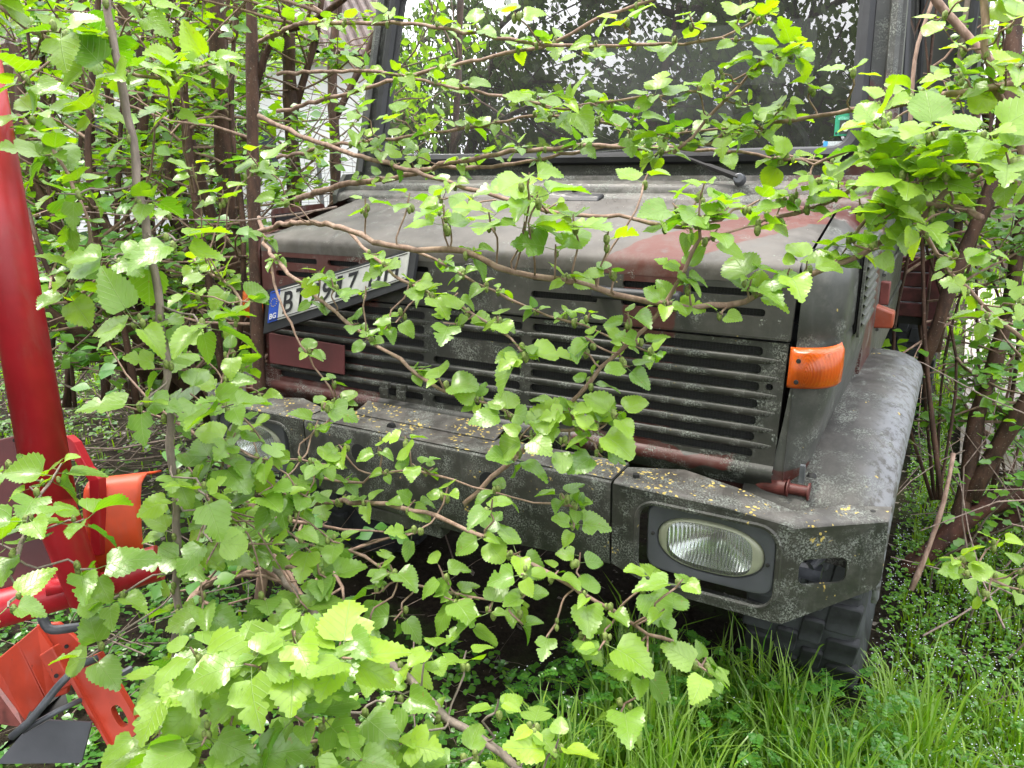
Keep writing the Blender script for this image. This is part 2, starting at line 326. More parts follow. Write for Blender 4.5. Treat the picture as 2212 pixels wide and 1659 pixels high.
# leaves
def leafmat(name, attr, dark=False):
    mt, nt, o = newmat(name)
    if attr:
        a = nn(nt, 'ShaderNodeAttribute', attribute_name='tint'); sp = nn(nt, 'ShaderNodeSeparateColor'); nt.links.new(a.outputs['Color'], sp.inputs[0])
        young, rnd = sp.outputs[0], sp.outputs[1]
    else:
        a = nn(nt, 'ShaderNodeObjectInfo'); sp = nn(nt, 'ShaderNodeSeparateColor'); nt.links.new(a.outputs['Color'], sp.inputs[0])
        young, rnd = sp.outputs[0], a.outputs['Random']
    c = mixc(nt, (.098, .265, .014), (.32, .51, .012), young)
    c = mixc(nt, c, (.045, .150, .030), mth(nt, 'MULTIPLY', rnd, .65))
    if dark: c = mixc(nt, (.05, .09, .03), (.10, .15, .045), rnd)  # darker copy: backlit shade of the mirrored trees put into the leaf colour
    h = None
    if not attr:
        uv = nn(nt, 'ShaderNodeTexCoord').outputs['UV']; s2 = nn(nt, 'ShaderNodeSeparateXYZ'); nt.links.new(uv, s2.inputs[0])
        au = mth(nt, 'ABSOLUTE', mth(nt, 'SUBTRACT', s2.outputs[0], .5))
        mid = ramp(nt, au, .014, .003)
        side = mth(nt, 'FRACT', mth(nt, 'MULTIPLY', mth(nt, 'SUBTRACT', s2.outputs[1], mth(nt, 'MULTIPLY', au, 1.0)), 6.0))
        side = ramp(nt, mth(nt, 'ABSOLUTE', mth(nt, 'SUBTRACT', side, .5)), .06, .015)
        vein = mth(nt, 'MAXIMUM', mid, mth(nt, 'MULTIPLY', side, .75))
        c = mixc(nt, c, (.26, .38, .14), mth(nt, 'MULTIPLY', vein, .6))
        tcx = nn(nt, 'ShaderNodeTexCoord').outputs['Object']
        ob = noise(nt, tcx, 6, 4, .6)
        c = mixc(nt, c, (.11, .19, .03), mth(nt, 'MULTIPLY', ramp(nt, ob, .55, .75), .4))
        h = bump(nt, mth(nt, 'SUBTRACT', mth(nt, 'MULTIPLY', ob, .7), vein), .45, .0022)
    if not attr:
        sp3 = nn(nt, 'ShaderNodeTexCoord').outputs['Object']; va = nn(nt, 'ShaderNodeVectorMath', operation='ADD'); nt.links.new(sp3, va.inputs[0]); cb = nn(nt, 'ShaderNodeCombineXYZ'); nt.links.new(mth(nt, 'MULTIPLY', rnd, 40.0), cb.inputs[0]); nt.links.new(cb.outputs[0], va.inputs[1])
        c = mixc(nt, c, (.22, .13, .035), mth(nt, 'MULTIPLY', ramp(nt, noise(nt, va.outputs[0], 7, 2), .70, .74), .75))
    g = nn(nt, 'ShaderNodeNewGeometry')
    cool = mixc(nt, c, (.075, .235, .060), .42)
    ctop = mixc(nt, cool, mixc(nt, c, (.34, .46, .10), .35), g.outputs['Backfacing'])
    p = princ(nt, None, ctop, .27, 0, h, .65)
    hs = nn(nt, 'ShaderNodeHueSaturation'); hs.inputs['Saturation'].default_value = 1.15; hs.inputs['Value'].default_value = 1.75; hs.inputs['Hue'].default_value = .487
    nt.links.new(c, hs.inputs['Color'])
    tl = nn(nt, 'ShaderNodeBsdfTranslucent'); nt.links.new(hs.outputs[0], tl.inputs[0])
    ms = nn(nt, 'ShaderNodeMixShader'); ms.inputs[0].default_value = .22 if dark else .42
    nt.links.new(p.outputs[0], ms.inputs[1]); nt.links.new(tl.outputs[0], ms.inputs[2]); nt.links.new(ms.outputs[0], o.inputs[0]); return mt
M['leaf'] = leafmat('mulberry_leaf', False); M['leafs'] = leafmat('small_leaf', True); M['leafshade'] = leafmat('shaded_tree_leaf', True, True)
M['petiole'] = simple('green_leaf_stalk', (.16, .24, .06), .5)
M['bud'] = simple('green_flower_bud', (.17, .22, .05), .6, var=.4, scale=300)
def bark(name, a, b, sc=30):
    mt, nt, o = newmat(name); tcx = nn(nt, 'ShaderNodeTexCoord').outputs['Object']
    mp = nn(nt, 'ShaderNodeMapping'); mp.inputs['Scale'].default_value = (1, 1, .3); nt.links.new(tcx, mp.inputs['Vector'])
    n = noise(nt, mp.outputs[0], sc, 6, .65); c = mixc(nt, a, b, ramp(nt, n, .35, .65))
    c = mixc(nt, c, (.30, .26, .22), mth(nt, 'MULTIPLY', ramp(nt, noise(nt, tcx, sc*5, 3), .62, .72), .5))
    princ(nt, o, c, .75, 0, bump(nt, n, .6, .006), .3); return mt
M['barkgrey'] = bark('grey_brown_young_bark', (.17, .135, .115), (.27, .215, .18), 60)
M['barktwig'] = bark('pale_brown_twig_bark', (.19, .12, .085), (.32, .22, .165), 60)
M['barkred'] = bark('red_brown_trunk_bark', (.038, .021, .014), (.088, .046, .029), 30)
M['drytwig'] = bark('dry_grey_twigs', (.16, .115, .09), (.30, .23, .19), 60)
M['rotlog'] = bark('rotten_red_log', (.030, .012, .008), (.075, .028, .018), 20)
# ground
mt, nt, o = newmat('soil_and_litter'); tcx = nn(nt, 'ShaderNodeTexCoord').outputs['Object']
n1 = noise(nt, tcx, 2.2, 6, .6); n2 = noise(nt, tcx, 38, 8, .75); n3 = noise(nt, tcx, .5, 3)
c = mixc(nt, (.024, .017, .012), (.055, .040, .029), ramp(nt, n2, .35, .7))
c = mixc(nt, c, (.055, .085, .022), mth(nt, 'MULTIPLY', ramp(nt, n1, .48, .62), .6))
vr = nn(nt, 'ShaderNodeTexVoronoi'); vr.inputs['Scale'].default_value = 24; vr.inputs['Randomness'].default_value = 1; nt.links.new(tcx, vr.inputs['Vector'])
c = mixc(nt, c, (.30, .25, .21), mth(nt, 'MULTIPLY', ramp(nt, vr.outputs['Distance'], .2, .12), ramp(nt, n2, .5, .6)))
princ(nt, o, c, .95, 0, bump(nt, n2, 1, .03), .15); M['soil'] = mt
mt, nt, o = newmat('bleached_leaf_litter'); tcx = nn(nt, 'ShaderNodeTexCoord').outputs['Object']
n2 = noise(nt, tcx, 30, 8, .75)
princ(nt, o, mixc(nt, (.20, .16, .13), (.50, .43, .39), ramp(nt, n2, .35, .6)), .9, 0, bump(nt, n2, 1, .03), .2); M['litter'] = mt
M['path'] = simple('pale_concrete_path', (.32, .28, .25), .9, var=.25, scale=12)
M['grass'] = leafmat('grass_blade', True)
M['flower'] = simple('tiny_white_flower', (.75, .78, .75), .6, var=.05)
M['wall'] = simple('white_rendered_wall', (.74, .74, .73), .9, var=.05, scale=2)
M['tile'] = simple('red_clay_roof_tile', (.10, .075, .066), .8, var=.35, scale=5)
M['winglass'] = simple('dark_window_pane', (.05, .06, .07), .15)
M['frame'] = simple('white_window_frame', (.6, .6, .6), .5)
M['wire'] = simple('dark_fence_wire', (.03, .028, .03), .6)
M['post'] = simple('grey_fence_post', (.12, .12, .12), .7)
M['brick'] = simple('orange_ribbed_brick', (.36, .12, .05), .85, var=.25, scale=40)
# ------------------------------------------------------------------ ground
def hgt(x, y): return .018*math.sin(x*1.7+1)*math.cos(y*1.3)+.012*math.sin(x*4.1)*math.sin(y*3.7+2)
g = MB(); xs = list(np.linspace(-9, 9, 73)); ys = list(np.linspace(-9, 12, 85))
g.grid([[(x, y, hgt(x, y)) for x in xs] for y in ys])
b = len(g.v); big = 220
ring = [(-9, -9), (9, -9), (9, 12), (-9, 12)]; outr = [(-big, -big), (big, -big), (big, big), (-big, big)]
# far ring: the same sheet carried on to the horizon
per = [(x, -9) for x in xs]+[(9, y) for y in ys[1:]]+[(x, 12) for x in xs[::-1][1:]]+[(-9, y) for y in ys[::-1][1:-1]]
g.v += [(x, y, hgt(x, y)) for x, y in per]+[(x*24, (y-1.5)*21, 0) for x, y in per]; n = len(per)
for i in range(n): g.f.append((b+i, b+(i+1) % n, b+n+(i+1) % n, b+n+i)); g.mi.append(0)
tag(g.build('ground', M['soil'], recalc=True), kind='structure')
g = MB(); g.grid([[(x, y+.5*math.sin(x*.3), hgt(x, y)+.034+.006*math.sin(x*9)*math.sin(y*7)) for y in np.linspace(2.7, 8.5, 24)] for x in np.linspace(1.35, 2.7, 14)])
tag(g.build('path', M['path']), kind='structure')
# bleached dead leaves lying under the hedge: uncountable
def litter(name, cx, cy, sx, sy, n, mat, seed, size=(.006, .020)):
    r = random.Random(seed); mb = MB()
    for i in range(n):
        x, y = cx+r.gauss(0, sx), cy+r.gauss(0, sy); s = r.uniform(*size); a = r.uniform(0, 6.3); t = r.uniform(-.5, .5); t2 = r.uniform(-.5, .5)
        q = Matrix.Rotation(a, 3, 'Z') @ Matrix.Rotation(t, 3, 'X') @ Matrix.Rotation(t2, 3, 'Y')
        c = V((x, y, hgt(x, y)+.015+s*.3))
        mb.add([c+q @ V(p) for p in ((0, -s, .1*s), (s*.6, 0, 0), (0, s, .2*s), (-s*.6, 0, .1*s))], [(0, 1, 2), (0, 2, 3)])
    return tag(mb.build(name, mat, recalc=False, smooth=False), kind='stuff')
tag(litter('dead_leaves', -3.4, 2.4, 1.5, 1.2, 5000, M['litter'], 1), 'bleached dead leaves scattered on the soil under the left hedge', 'leaf litter')
tag(litter('dead_leaves', 2.2, 3.6, 1.0, 1.8, 2200, M['litter'], 2), 'pale dead leaves scattered on the ground along the right hedge', 'leaf litter')
tag(litter('soil_clods', -.2, .6, 1.0, .8, 3500, M['soil'], 3, (.006, .018)), 'small dark soil clods on the bare ground under the truck', 'soil')
# ------------------------------------------------------------------ the truck (its frame: X across, Y to the rear, Z up)
T = empty('military_truck', (0, 0, 0), label='old grey-green and red-brown camouflaged truck overgrown by mulberry branches', cat='truck')
def gy(z): return .18+.13*(z-.94)                       # the grille leans back slightly
# grille panel with real slots: 7 rows, 3 columns
rows_z = [1.268, 1.225, 1.182, 1.139, 1.097, 1.057, 1.016]
cols = [(-.812, -.19), (-.155, .150), (.182, .815)]
holes = [rrect(x0, x1, z-.0118, z+.0118, .0105, 3) for r_, z in enumerate(rows_z) for c_, (x0, x1) in enumerate(cols) if not (c_ == 1 and r_ == 2)]
holes.append([(.838+.009*math.cos(a*math.pi/6), 1.185+.009*math.sin(a*math.pi/6)) for a in range(12)])
outer = [(-.868, .992), (.868, .992), (.872, 1.293), (-.872, 1.293)]
gr = holed('grille', M['grille'], outer, holes, lambda a, b_, d: (a, gy(b_)+d, b_), .012, T)
slat = {}
for ci, (x0, x1) in enumerate(cols):                    # convex beads pressed between the slots
    mb = MB(); n = 10; L_ = (x1-x0)+(.06 if ci != 1 else .02); rows = []
    for i in range(n+1):
        t = i/n; x = -L_/2+L_*t; e = min(1, min(t, 1-t)*n/1.2); e = .12+.88*e**.6
        rows.append([(x, -.0075*e*math.sin(math.pi*k/6)+.001, .0100*(.6+.4*e)*math.cos(math.pi*k/6)) for k in range(7)])
    mb.grid(rows); slat[ci] = mb.build('grille_slat', M['grille'], link=False, auto=0)
for ri in range(6):
    z = (rows_z[ri]+rows_z[ri+1])/2
    for ci, (x0, x1) in enumerate(cols):
        if ci == 1 and ri in (1, 2): continue
        s = inst('grille_slat', slat[ci], gr); s.location = ((x0+x1)/2+(.012 if ci == 2 else -.012 if ci == 0 else 0), gy(z), z)
scr = MB(); scr.grid([[(x, gy(z)+.016, z) for x in (-.84, .84)] for z in (.995, 1.30)]); scr.build('wire_screen', M['screen'], gr, smooth=False)
# bottom rail of the grille panel, folded inwards, with the shaped lower edge
mb = MB(); prof = [(.992, 0, 0), (.985, -.012, 0), (.972, -.016, 0), (.960, -.010, 0), (.945, .004, 0), (.93, .01, 0)]
mb.grid([[(x, gy(z)+dy, z) for z, dy, _ in prof] for x in np.linspace(-.868, .868, 24)]); mb.grid([[(x, gy(z)+dy+.02, z) for z, dy, _ in prof] for x in np.linspace(-.868, .868, 24)])
mb.build('grille_bottom_rail', M['grille'], T, auto=60)
edge = [(-.87, .93), (-.87, .905), (-.80, .905), (-.76, .92), (-.4, .925), (.40, .925), (.62, .925), (.70, .918), (.76, .895), (.80, .888), (.87, .888), (.87, .93)]
mb = MB(); mb.prism([(x, .195, z) for x, z in edge], (0, .01, 0)); mb.build('lower_flange', paint('red_flange_paint', [((.5, .2, .9), (.5, .2, .06), 0)], lichen=.2, dust=.1, redc=(.05, .013, .011)), T, smooth=False)
# blank maroon cover plate and the two little brackets on the left of the grille
mb = MB(); mb.prism([(-.835, gy(1.05)-.02, 1.054), (-.494, gy(1.05)-.02, 1.054), (-.494, gy(1.15)-.02, 1.150), (-.835, gy(1.15)-.02, 1.158)], (0, .005, 0)); mb.build('maroon_cover_plate', M['maroon'], gr, bevel=.003, smooth=False)
for x in (-.325, -.258):
    mb = MB(); mb.box((x, gy(1.03)-.018, 1.043), (.036, .012, .02)); mb.box((x, gy(1.03)-.026, 1.018), (.034, .006, .034)); mb.tube([(x, gy(1.03)-.031, 1.012), (x, gy(1.03)-.027, 1.012)], .005, 8)
    mb.build('small_bracket', M['grille'], gr, bevel=.002, smooth=False)
# hood: front lip with its two rows of slots, rounded nose, sloping top
lipz = [(1.398, 1.416), (1.352, 1.371)]
lipc = [(-.812, -.624), (-.578, -.444), (-.376, -.176), (.176, .376), (.444, .578), (.624, .812)]
lh = [rrect(x0, x1, z0, z1, .008, 3) for z0, z1 in lipz for x0, x1 in lipc]
hood = holed('hood', M['lip'], [(-.876, 1.306), (.876, 1.306), (.879, 1.432), (-.879, 1.432)], lh, lambda a, b_, d: (a, gy(b_)-.006+d, b_), .012, T)
prof = [(.2375, 1.432), (.239, 1.456), (.242, 1.467), (.249, 1.476), (.262, 1.4835), (.31, 1.4945), (.36, 1.503), (.45, 1.519), (.55, 1.538), (.65, 1.557), (.735, 1.573)]
mb = MB(); rows = []
for y, z in prof:
    rr_ = []
    for x in np.linspace(-.879, .879, 49):
        a = abs(x); f = 1/(1+math.exp(-(a-.62)/.014)); f2 = max(0, (a-.82)/.059)
        k = min(1, max(0, (y-.25)/.1))
        rr_.append((x, y, z+k*(.012*(1-f)-.010*f2**2)))
    rows.append(rr_)
mb.grid(rows); mb.build('hood_top', M['hood'], hood, auto=0)
mb = MB(); mb.grid([[(x, gy(z)+.012, z) for x in (-.85, .85)] for z in (1.31, 1.43)]); mb.build('hood_screen', M['screen'], hood, smooth=False)
mb = MB(); mb.box((0, gy(1.30)+.004, 1.303), (1.75, .02, .006)); mb.build('hood_lower_fold', M['lip'], hood, smooth=False)
mb = MB(); mb.prism([V((.374, .212, 1.402)), V((.612, .212, 1.402)), V((.612, .206, 1.372)), V((.374, .206, 1.372))], (0, -.022, 0))
for x in (.392, .594): mb.box((x, .222, 1.387), (.03, .03, .026))
mb.build('hood_handle', M['black'], hood, bevel=.008)
mb = MB(); mb.tube([(-.02, .222, 1.39), (-.02, .229, 1.39)], [.045, .047], 28); mb.build('badge_boss', M['lip'], hood, auto=40)
# number plate on a bent holder hung off the nose on the left
pc = {(0, 0): V((-.806, .165, 1.20)), (0, 1): V((-.788, .178, 1.306)), (1, 0): V((-.222, .185, 1.386)), (1, 1): V((-.225, .215, 1.462))}
def pm(s, t, d=0):
    p = (pc[0, 0]*(1-s)+pc[1, 0]*s)*(1-t)+(pc[0, 1]*(1-s)+pc[1, 1]*s)*t
    return p+V((-.08, -.95, .3))*(d-.006*math.sin(s*math.pi))
P_ = empty('number_plate', (0, 0, 0)); P_.parent = T
def sheet(name, s0, s1, t0, t1, d0, d1, mat, r=.0, n=14):
    mb = MB(); lo = [[pm(s0+(s1-s0)*i/n, t0+(t1-t0)*j/3, d0) for i in range(n+1)] for j in range(4)]; hi = [[pm(s0+(s1-s0)*i/n, t0+(t1-t0)*j/3, d1) for i in range(n+1)] for j in range(4)]
    mb.grid(lo); mb.grid(hi)
    for a, b_ in ((lo[0], hi[0]), (lo[-1], hi[-1]), ([q[0] for q in lo], [q[0] for q in hi]), ([q[-1] for q in lo], [q[-1] for q in hi])): mb.grid([a, b_])
    return mb.build(name, mat, P_, smooth=False)
sheet('plate_holder', -.035, 1.045, -.30, 1.10, -.012, 0.0, M['black'])
sheet('plate_face', .078, 1.0, 0, 1, 0, .004, M['whiteplate'])
sheet('country_band', 0, .077, 0, 1, 0, .004, M['blueplate'])
for t in (.055, .945): sheet('plate_rim', .01, .99, t-.012, t+.012, .004, .0052, M['ink'])
FONT = None
def glyphs(name, txt, s0, s1, t0, t1, d, mat, parent, bold=.0, mapper=None):
    cu = bpy.data.curves.new(name, 'FONT'); cu.body = txt; cu.size = 1; cu.offset = bold; cu.resolution_u = 4; cu.extrude = .0
    ob = bpy.data.objects.new('tmp_text', cu); COL.objects.link(ob)
    dg = bpy.context.evaluated_depsgraph_get(); dg.update(); me = bpy.data.meshes.new_from_object(ob.evaluated_get(dg))
    bpy.data.objects.remove(ob); bpy.data.curves.remove(cu)
    xs_ = [v.co.x for v in me.vertices]; ys_ = [v.co.y for v in me.vertices]; x0, x1, y0, y1 = min(xs_), max(xs_), min(ys_), max(ys_)
    fn = mapper or pm
    for v in me.vertices: v.co = V(fn(s0+(v.co.x-x0)/(x1-x0)*(s1-s0), t0+(v.co.y-y0)/(y1-y0)*(t1-t0), d))
    me.materials.clear(); me.materials.append(mat); me.name = name
    return inst(name, me, parent)
for ch, a, b_ in (('B', .115, .190), ('T', .205, .285), ('7', .315, .385), ('9', .405, .478), ('1', .510, .548), ('7', .590, .662), ('B', .745, .825), ('H', .852, .945)):
    glyphs('plate_character', ch, a, b_, .14, .86, .0055, M['ink'], P_, bold=.018)
glyphs('country_letters', 'BG', .014, .066, .09, .27, .0055, M['whiteink'], P_, bold=.02)
mb = MB()
for k in range(12):
    a = k*math.pi/6; c = pm(.0385+.023*math.cos(a), .62+.13*math.sin(a), .0052)
    mb.tube([c, c+V((0, -.0006, 0))], .0019, 5)
mb.build('star_ring', M['yellowink'], P_, smooth=False)
# corner panels either side of the grille, wrapping round into the body sides
def corner(sx):
    mb = MB(); rows = []
    for z in [.945, .955, .975, 1.02, 1.1, 1.2, 1.29, 1.305, 1.315, 1.38, 1.43, 1.455, 1.475, 1.489, 1.497]:
        k = max(0, (1.30-z)/.36); R_ = .095-.02*k; xo = .985-.055*k**1.5; yo = gy(z)-.004+.01*k; top = max(0, (z-1.43)/.067)
        row = []
        inset = .0 if top == 0 else .055*(1-math.sqrt(max(0, 1-top**2)))
        yo += inset; xo -= inset*.9
        if .955 > z: yo += .015; xo -= .012
        crease = .004 if 1.30 < z < 1.312 else 0
        for i in range(4): row.append((sx*(.893+(xo-R_-.893)*i/4), yo+crease, z))
        for i in range(9):
            a = math.pi/2*i/8; row.append((sx*(xo-R_+(R_+(-crease))*math.sin(a)), yo+R_-(R_-crease)*math.cos(a), z))
        for y in (.40, .5, .62, .74): row.append((sx*(xo-crease+.012*min(1, (y-.3)/.3)), y, z+(.08*(y-.3) if z > 1.44 else 0)))
        rows.append(row)
    mb.grid(rows)
    # top skin joining the hood gap
    r = rows[-1]; inner = [(sx*.893, p[1], p[2]) for p in r]
    for i in range(len(inner)):
        q = r[i]; inner[i] = (sx*.893, q[1], 1.4955+.19*max(0, q[1]-.3))
    mid = [tuple((V(a)*.45+V(b_)*.55)+V((0, 0, .009))) for a, b_ in zip(inner, r)]
    mb.grid([inner, mid, r]); mb.grid([[(sx*.893, gy(z)-.004+(0.02 if z > 1.45 else 0), z), (sx*.893, gy(z)+.05, z)] for z in (.945, 1.2, 1.43, 1.49)])
    return mb.build('corner_panel', M['side'], T, auto=50)
for sx in (1, -1): corner(sx)
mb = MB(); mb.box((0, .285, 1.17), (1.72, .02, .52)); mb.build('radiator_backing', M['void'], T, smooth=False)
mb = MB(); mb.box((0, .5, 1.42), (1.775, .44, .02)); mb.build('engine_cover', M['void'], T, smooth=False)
# front indicators: two-part orange lens wrapping the corner
def indicator(sx):
    mb = MB(); rows = []
    for (z, b_) in ((1.192, 0), (1.194, .6), (1.202, 1), (1.24, 1.1), (1.278, 1), (1.286, .6), (1.288, 0)):
        row = []
        for i in range(15):
            t = i/14; e = min(1, min(t, 1-t)*9)**.5; dz = .012*t*t
            if t < .55: x, y, nx, ny = .878+.05*t/.55, gy(z)-.004, 0, -1
            else:
                a = (t-.55)/.45*1.25; x, y, nx, ny = .912+.075*math.sin(a), gy(z)+.071-.075*math.cos(a), math.sin(a), -math.cos(a)
                x += .016*(1-(t-.55)/.45)
            d = .020*b_*e
            row.append((sx*(x+nx*d), y+ny*d, z+dz))
        rows.append(row)
    mb.grid(rows); o_ = mb.build('indicator_lens', M['indic'], T, auto=0)
    uv = o_.data.uv_layers.new(name='UVMap'); n = len(rows[0]); m_ = len(rows)
    for l in o_.data.loops: uv.data[l.index].uv = ((l.vertex_index % n)/(n-1), (l.vertex_index//n)/(m_-1))
    for z in (1.212, 1.262):
        s = MB(); s.tube([(sx*.902, gy(z)-.0265, z), (sx*.902, gy(z)-.022, z)], [.0055, .006], 10); s.tube([(sx*.902, gy(z)-.0275, z), (sx*.902, gy(z)-.0262, z)], [.002, .0025], 6); s.build('screw', M['dark'], o_)
    return o_
for sx in (1, -1): indicator(sx)
# cab sides, door and side vents, cowl, windscreen frame
def sxm(sx):
    def f(y, z, d):
        x = .997-.085*max(0, z-1.62)-.05*max(0, (1.25-z))**1.5
        if y < .9: x -= .006
        return (sx*(x-d), y, z)
    return f
vent = [rrect(.44, .665, 1.300+k*.0235, 1.313+k*.0235, .003, 2) for k in range(10)]
for sx in (1, -1):
    holed('side_panel', M['cab'], [(.735, 1.03), (.735, 1.585), (.80, 1.66), (1.06, 1.66), (1.06, 1.03)], [], sxm(sx), .02, T)
    door = holed('door', M['cab'], [(1.066, 1.0), (2.12, 1.0), (2.12, 2.42), (1.20, 2.42), (1.066, 1.80)], [[(1.17, 1.72), (2.05, 1.72), (2.05, 2.32), (1.29, 2.32), (1.17, 1.90)]], sxm(sx), .03, T)
    mb = MB(); f = sxm(sx); lp = [V(f(y, z, -.004)) for y, z in [(1.17, 1.72), (2.05, 1.72), (2.05, 2.32), (1.29, 2.32), (1.17, 1.90), (1.17, 1.72)]]; mb.tube(lp, .012, 6); mb.build('window_rubber', M['black'], door)
    mb = MB(); mb.add([f(y, z, .012) for y, z in [(1.17, 1.72), (2.05, 1.72), (2.05, 2.32), (1.29, 2.32), (1.17, 1.90)]], [(0, 1, 2, 3, 4)]); mb.build('window_pane', M['sideglass'], door, smooth=False)
    mb = MB(); mb.tube([f(1.42, 1.72, .01), f(1.46, 2.32, .01)], .014, 6); mb.build('quarter_window_bar', M['black'], door)
    mb = MB(); mb.tube([f(1.95, 1.56, -.03), f(1.80, 1.56, -.03)], .010, 8); mb.tube([f(1.95, 1.56, -.03), f(1.95, 1.56, .01)], .009, 8); mb.tube([f(1.80, 1.56, -.03), f(1.80, 1.56, .01)], .009, 8); mb.build('door_handle', M['black'], door)
    for z in (1.15, 1.33):
        mb = MB(); mb.tube([f(1.1, z, .001), f(2.1, z, .001)], .006, 6); mb.build('door_bead', M['cab'], door)
    # louvred vent in the side of the hood
    vt = holed('side_vent', M['side'], rrect(.415, .695, 1.275, 1.555, .02, 3), vent, lambda y, z, d, sx=sx: (sx*(1.004-d-.02*max(0, 1.3-z)), y, z), .006, T)
    for k in range(10):
        s = MB(); s.grid([[(sx*1.002, y, 1.3145+k*.0235), (sx*1.012, y, 1.308+k*.0235), (sx*1.014, y, 1.302+k*.0235)] for y in (.44, .665)]); s.build('vent_louvre', M['side'], vt, smooth=False)
    mb = MB(); mb.box((sx*.992, .555, 1.41), (.004, .26, .25)); mb.build('vent_backing', M['void'], vt, smooth=False)
    # side marker lamp with its hinge block
    mk = MB(); mk.prism([(sx*.985, 1.00, 1.175), (sx*1.045, 1.005, 1.178), (sx*1.045, 1.005, 1.228), (sx*.985, 1.00, 1.248)], (0, .055, 0)); mo = mk.build('side_marker_lamp', paint('orange_marker_overspray', [], lichen=.3, dust=.2, base=(.20, .04, .018), base2=(.28, .06, .025)), T, bevel=.006)
    mk = MB(); mk.box((sx*1.005, 1.09, 1.275), (.03, .03, .075)); mk.build('door_hinge', M['redpart'], T, bevel=.004)
mb = MB(); mb.tube([(.975, .235, .96), (.975, .235, .96)], .001, 4)
# cowl between hood and windscreen
mb = MB(); prof = [(.737, 1.560), (.742, 1.579), (.752, 1.590), (.768, 1.594), (.785, 1.600), (.79, 1.618), (.80, 1.626), (.83, 1.630), (.845, 1.636), (.850, 1.652)]
mb.grid([[(x*(1-.00*k), y-.02*(1-(x/.98)**2)*0, z) for x in np.linspace(-.985, .985, 21)] for k, (y, z) in enumerate(prof)]); mb.build('cowl', paint('debris_covered_cowl_paint', [((.88, .78, 1.62), (.16, .2, .1), 0)], lichen=.6, dust=.9, base=(.05, .05, .043), base2=(.09, .085, .07)), T, auto=50)
mb = MB(); mb.prism([(.02, .70, 1.577), (.17, .70, 1.577), (.165, .715, 1.592), (.03, .715, 1.592)], (0, .05, .008)); mb.build('washer_housing', M['black'], T, bevel=.006)
mb = MB(); mb.tube([(.05, .775, 1.608), (.05, .765, 1.618)], [.011, .008], 8); mb.build('washer_nozzle', M['black'], T)
# windscreen frame: everything follows the raked plane
def wp(x, z, d=0):
    y = .852+.27*(z-1.655)+d*.96; return (x*(1-.055*(z-1.66)), y-.06*(x/.9)**2*0+.05*(abs(x)/.95)**3, z-d*.27)
fo = [(-1.0, 1.640), (1.0, 1.640), (1.0, 1.70), (1.0, 2.50), (-1.0, 2.50), (-1.0, 1.70)]
fi = rrect(-.905, .905, 1.700, 2.38, .075, 5)
holed('windscreen_frame', M['cab'], fo, [fi], lambda a, b_, d: wp(a, b_, d), .05, T)
mb = MB(); lp = [V(wp(a, b_, -.012)) for a, b_ in rrect(-.897, .897, 1.706, 2.372, .07, 6)]; lp.append(lp[0]); mb.tube(lp, .024, 8, cap=False); mb.build('windscreen_rubber', M['black'], T)
mb = MB(); lo = rrect(-.895, .895, 1.708, 2.37, .07, 5); mb.grid([[wp(x, z, .0) for x in np.linspace(-.89, .89, 17)] for z in np.linspace(1.705, 2.372, 5)])
ws = mb.build('windscreen_glass', M['glass'], T, auto=0)
# outer windscreen trim strip with lichen (front of right pillar)
for sx in (1, -1):
    mb = MB(); mb.tube([wp(sx*.975, 1.66, -.02), wp(sx*.975, 2.48, -.02)], .017, 6); mb.build('pillar_gutter', M['cab'], T)
# stickers on the inside of the windscreen, lower right corner
def wmap(cx, cz, w_, h_):
    return lambda s, t, d: wp(cx+(s-.5)*w_, cz+(t-.5)*h_, -.003-d)
def ws_sheet(name, mat, cx, cz, w_, h_, d, par):
    mb = MB(); f = wmap(cx, cz, w_, h_); mb.grid([[f(s, t, d) for s in (0, .5, 1)] for t in (0, 1)]); return mb.build(name, mat, par, smooth=False)
st = ws_sheet('green_sticker', M['sticker'], .865, 1.792, .060, .062, 0, T)
ws_sheet('sticker_window', simple('dark_sticker_print', (.02, .03, .02), .4), .865, 1.785, .034, .038, .0012, st)
ws_sheet('sticker_bar', simple('pale_green_print', (.12, .45, .3), .5, scale=400, var=.6), .865, 1.810, .044, .009, .0012, st)
mb = MB(); f = wmap(.865, 1.785, .024, .026); mb.add([f(.5+.5*math.cos(a*math.pi/5)*(1 if math.sin(a*math.pi/5) > -.3 else .8), .5+.5*math.sin(a*math.pi/5), .0022) for a in range(10)], [tuple(range(10))]); mb.build('sticker_face', M['stickerw'], st, smooth=False)
for sx_, sz_ in ((.841, 1.768), (.889, 1.768), (.889, 1.800)): ws_sheet('sticker_dot', M['ink'], sx_, sz_, .006, .006, .0012, st)
s2 = ws_sheet('paper_sticker', simple('grey_printed_paper', (.42, .46, .46), .6, scale=500, var=.35), .845, 1.735, .072, .022, 0, T)
ws_sheet('blue_sticker_edge', M['stickerb'], .814, 1.735, .012, .022, .0008, s2)
# wiper
mb = MB(); mb.tube([(.592, .80, 1.640), (.592, .775, 1.648)], [.02, .016], 12); mb.build('wiper_pivot', M['rod'], T, bevel=.003)
mb = MB(); a, b_ = V((.59, .785, 1.648)), V(wp(.28, 1.745, -.035)); mb.tube([a, a.lerp(b_, .3), a.lerp(b_, .35), b_], [.012, .010, .006, .005], 6); mb.build('wiper_arm', M['dark'], T)
mb = MB(); mb.tube([wp(.60, 1.715, -.02), wp(.28, 1.745, -.028), wp(-.02, 1.722, -.02)], [.004, .006, .004], 5); mb.build('wiper_blade', M['black'], T)
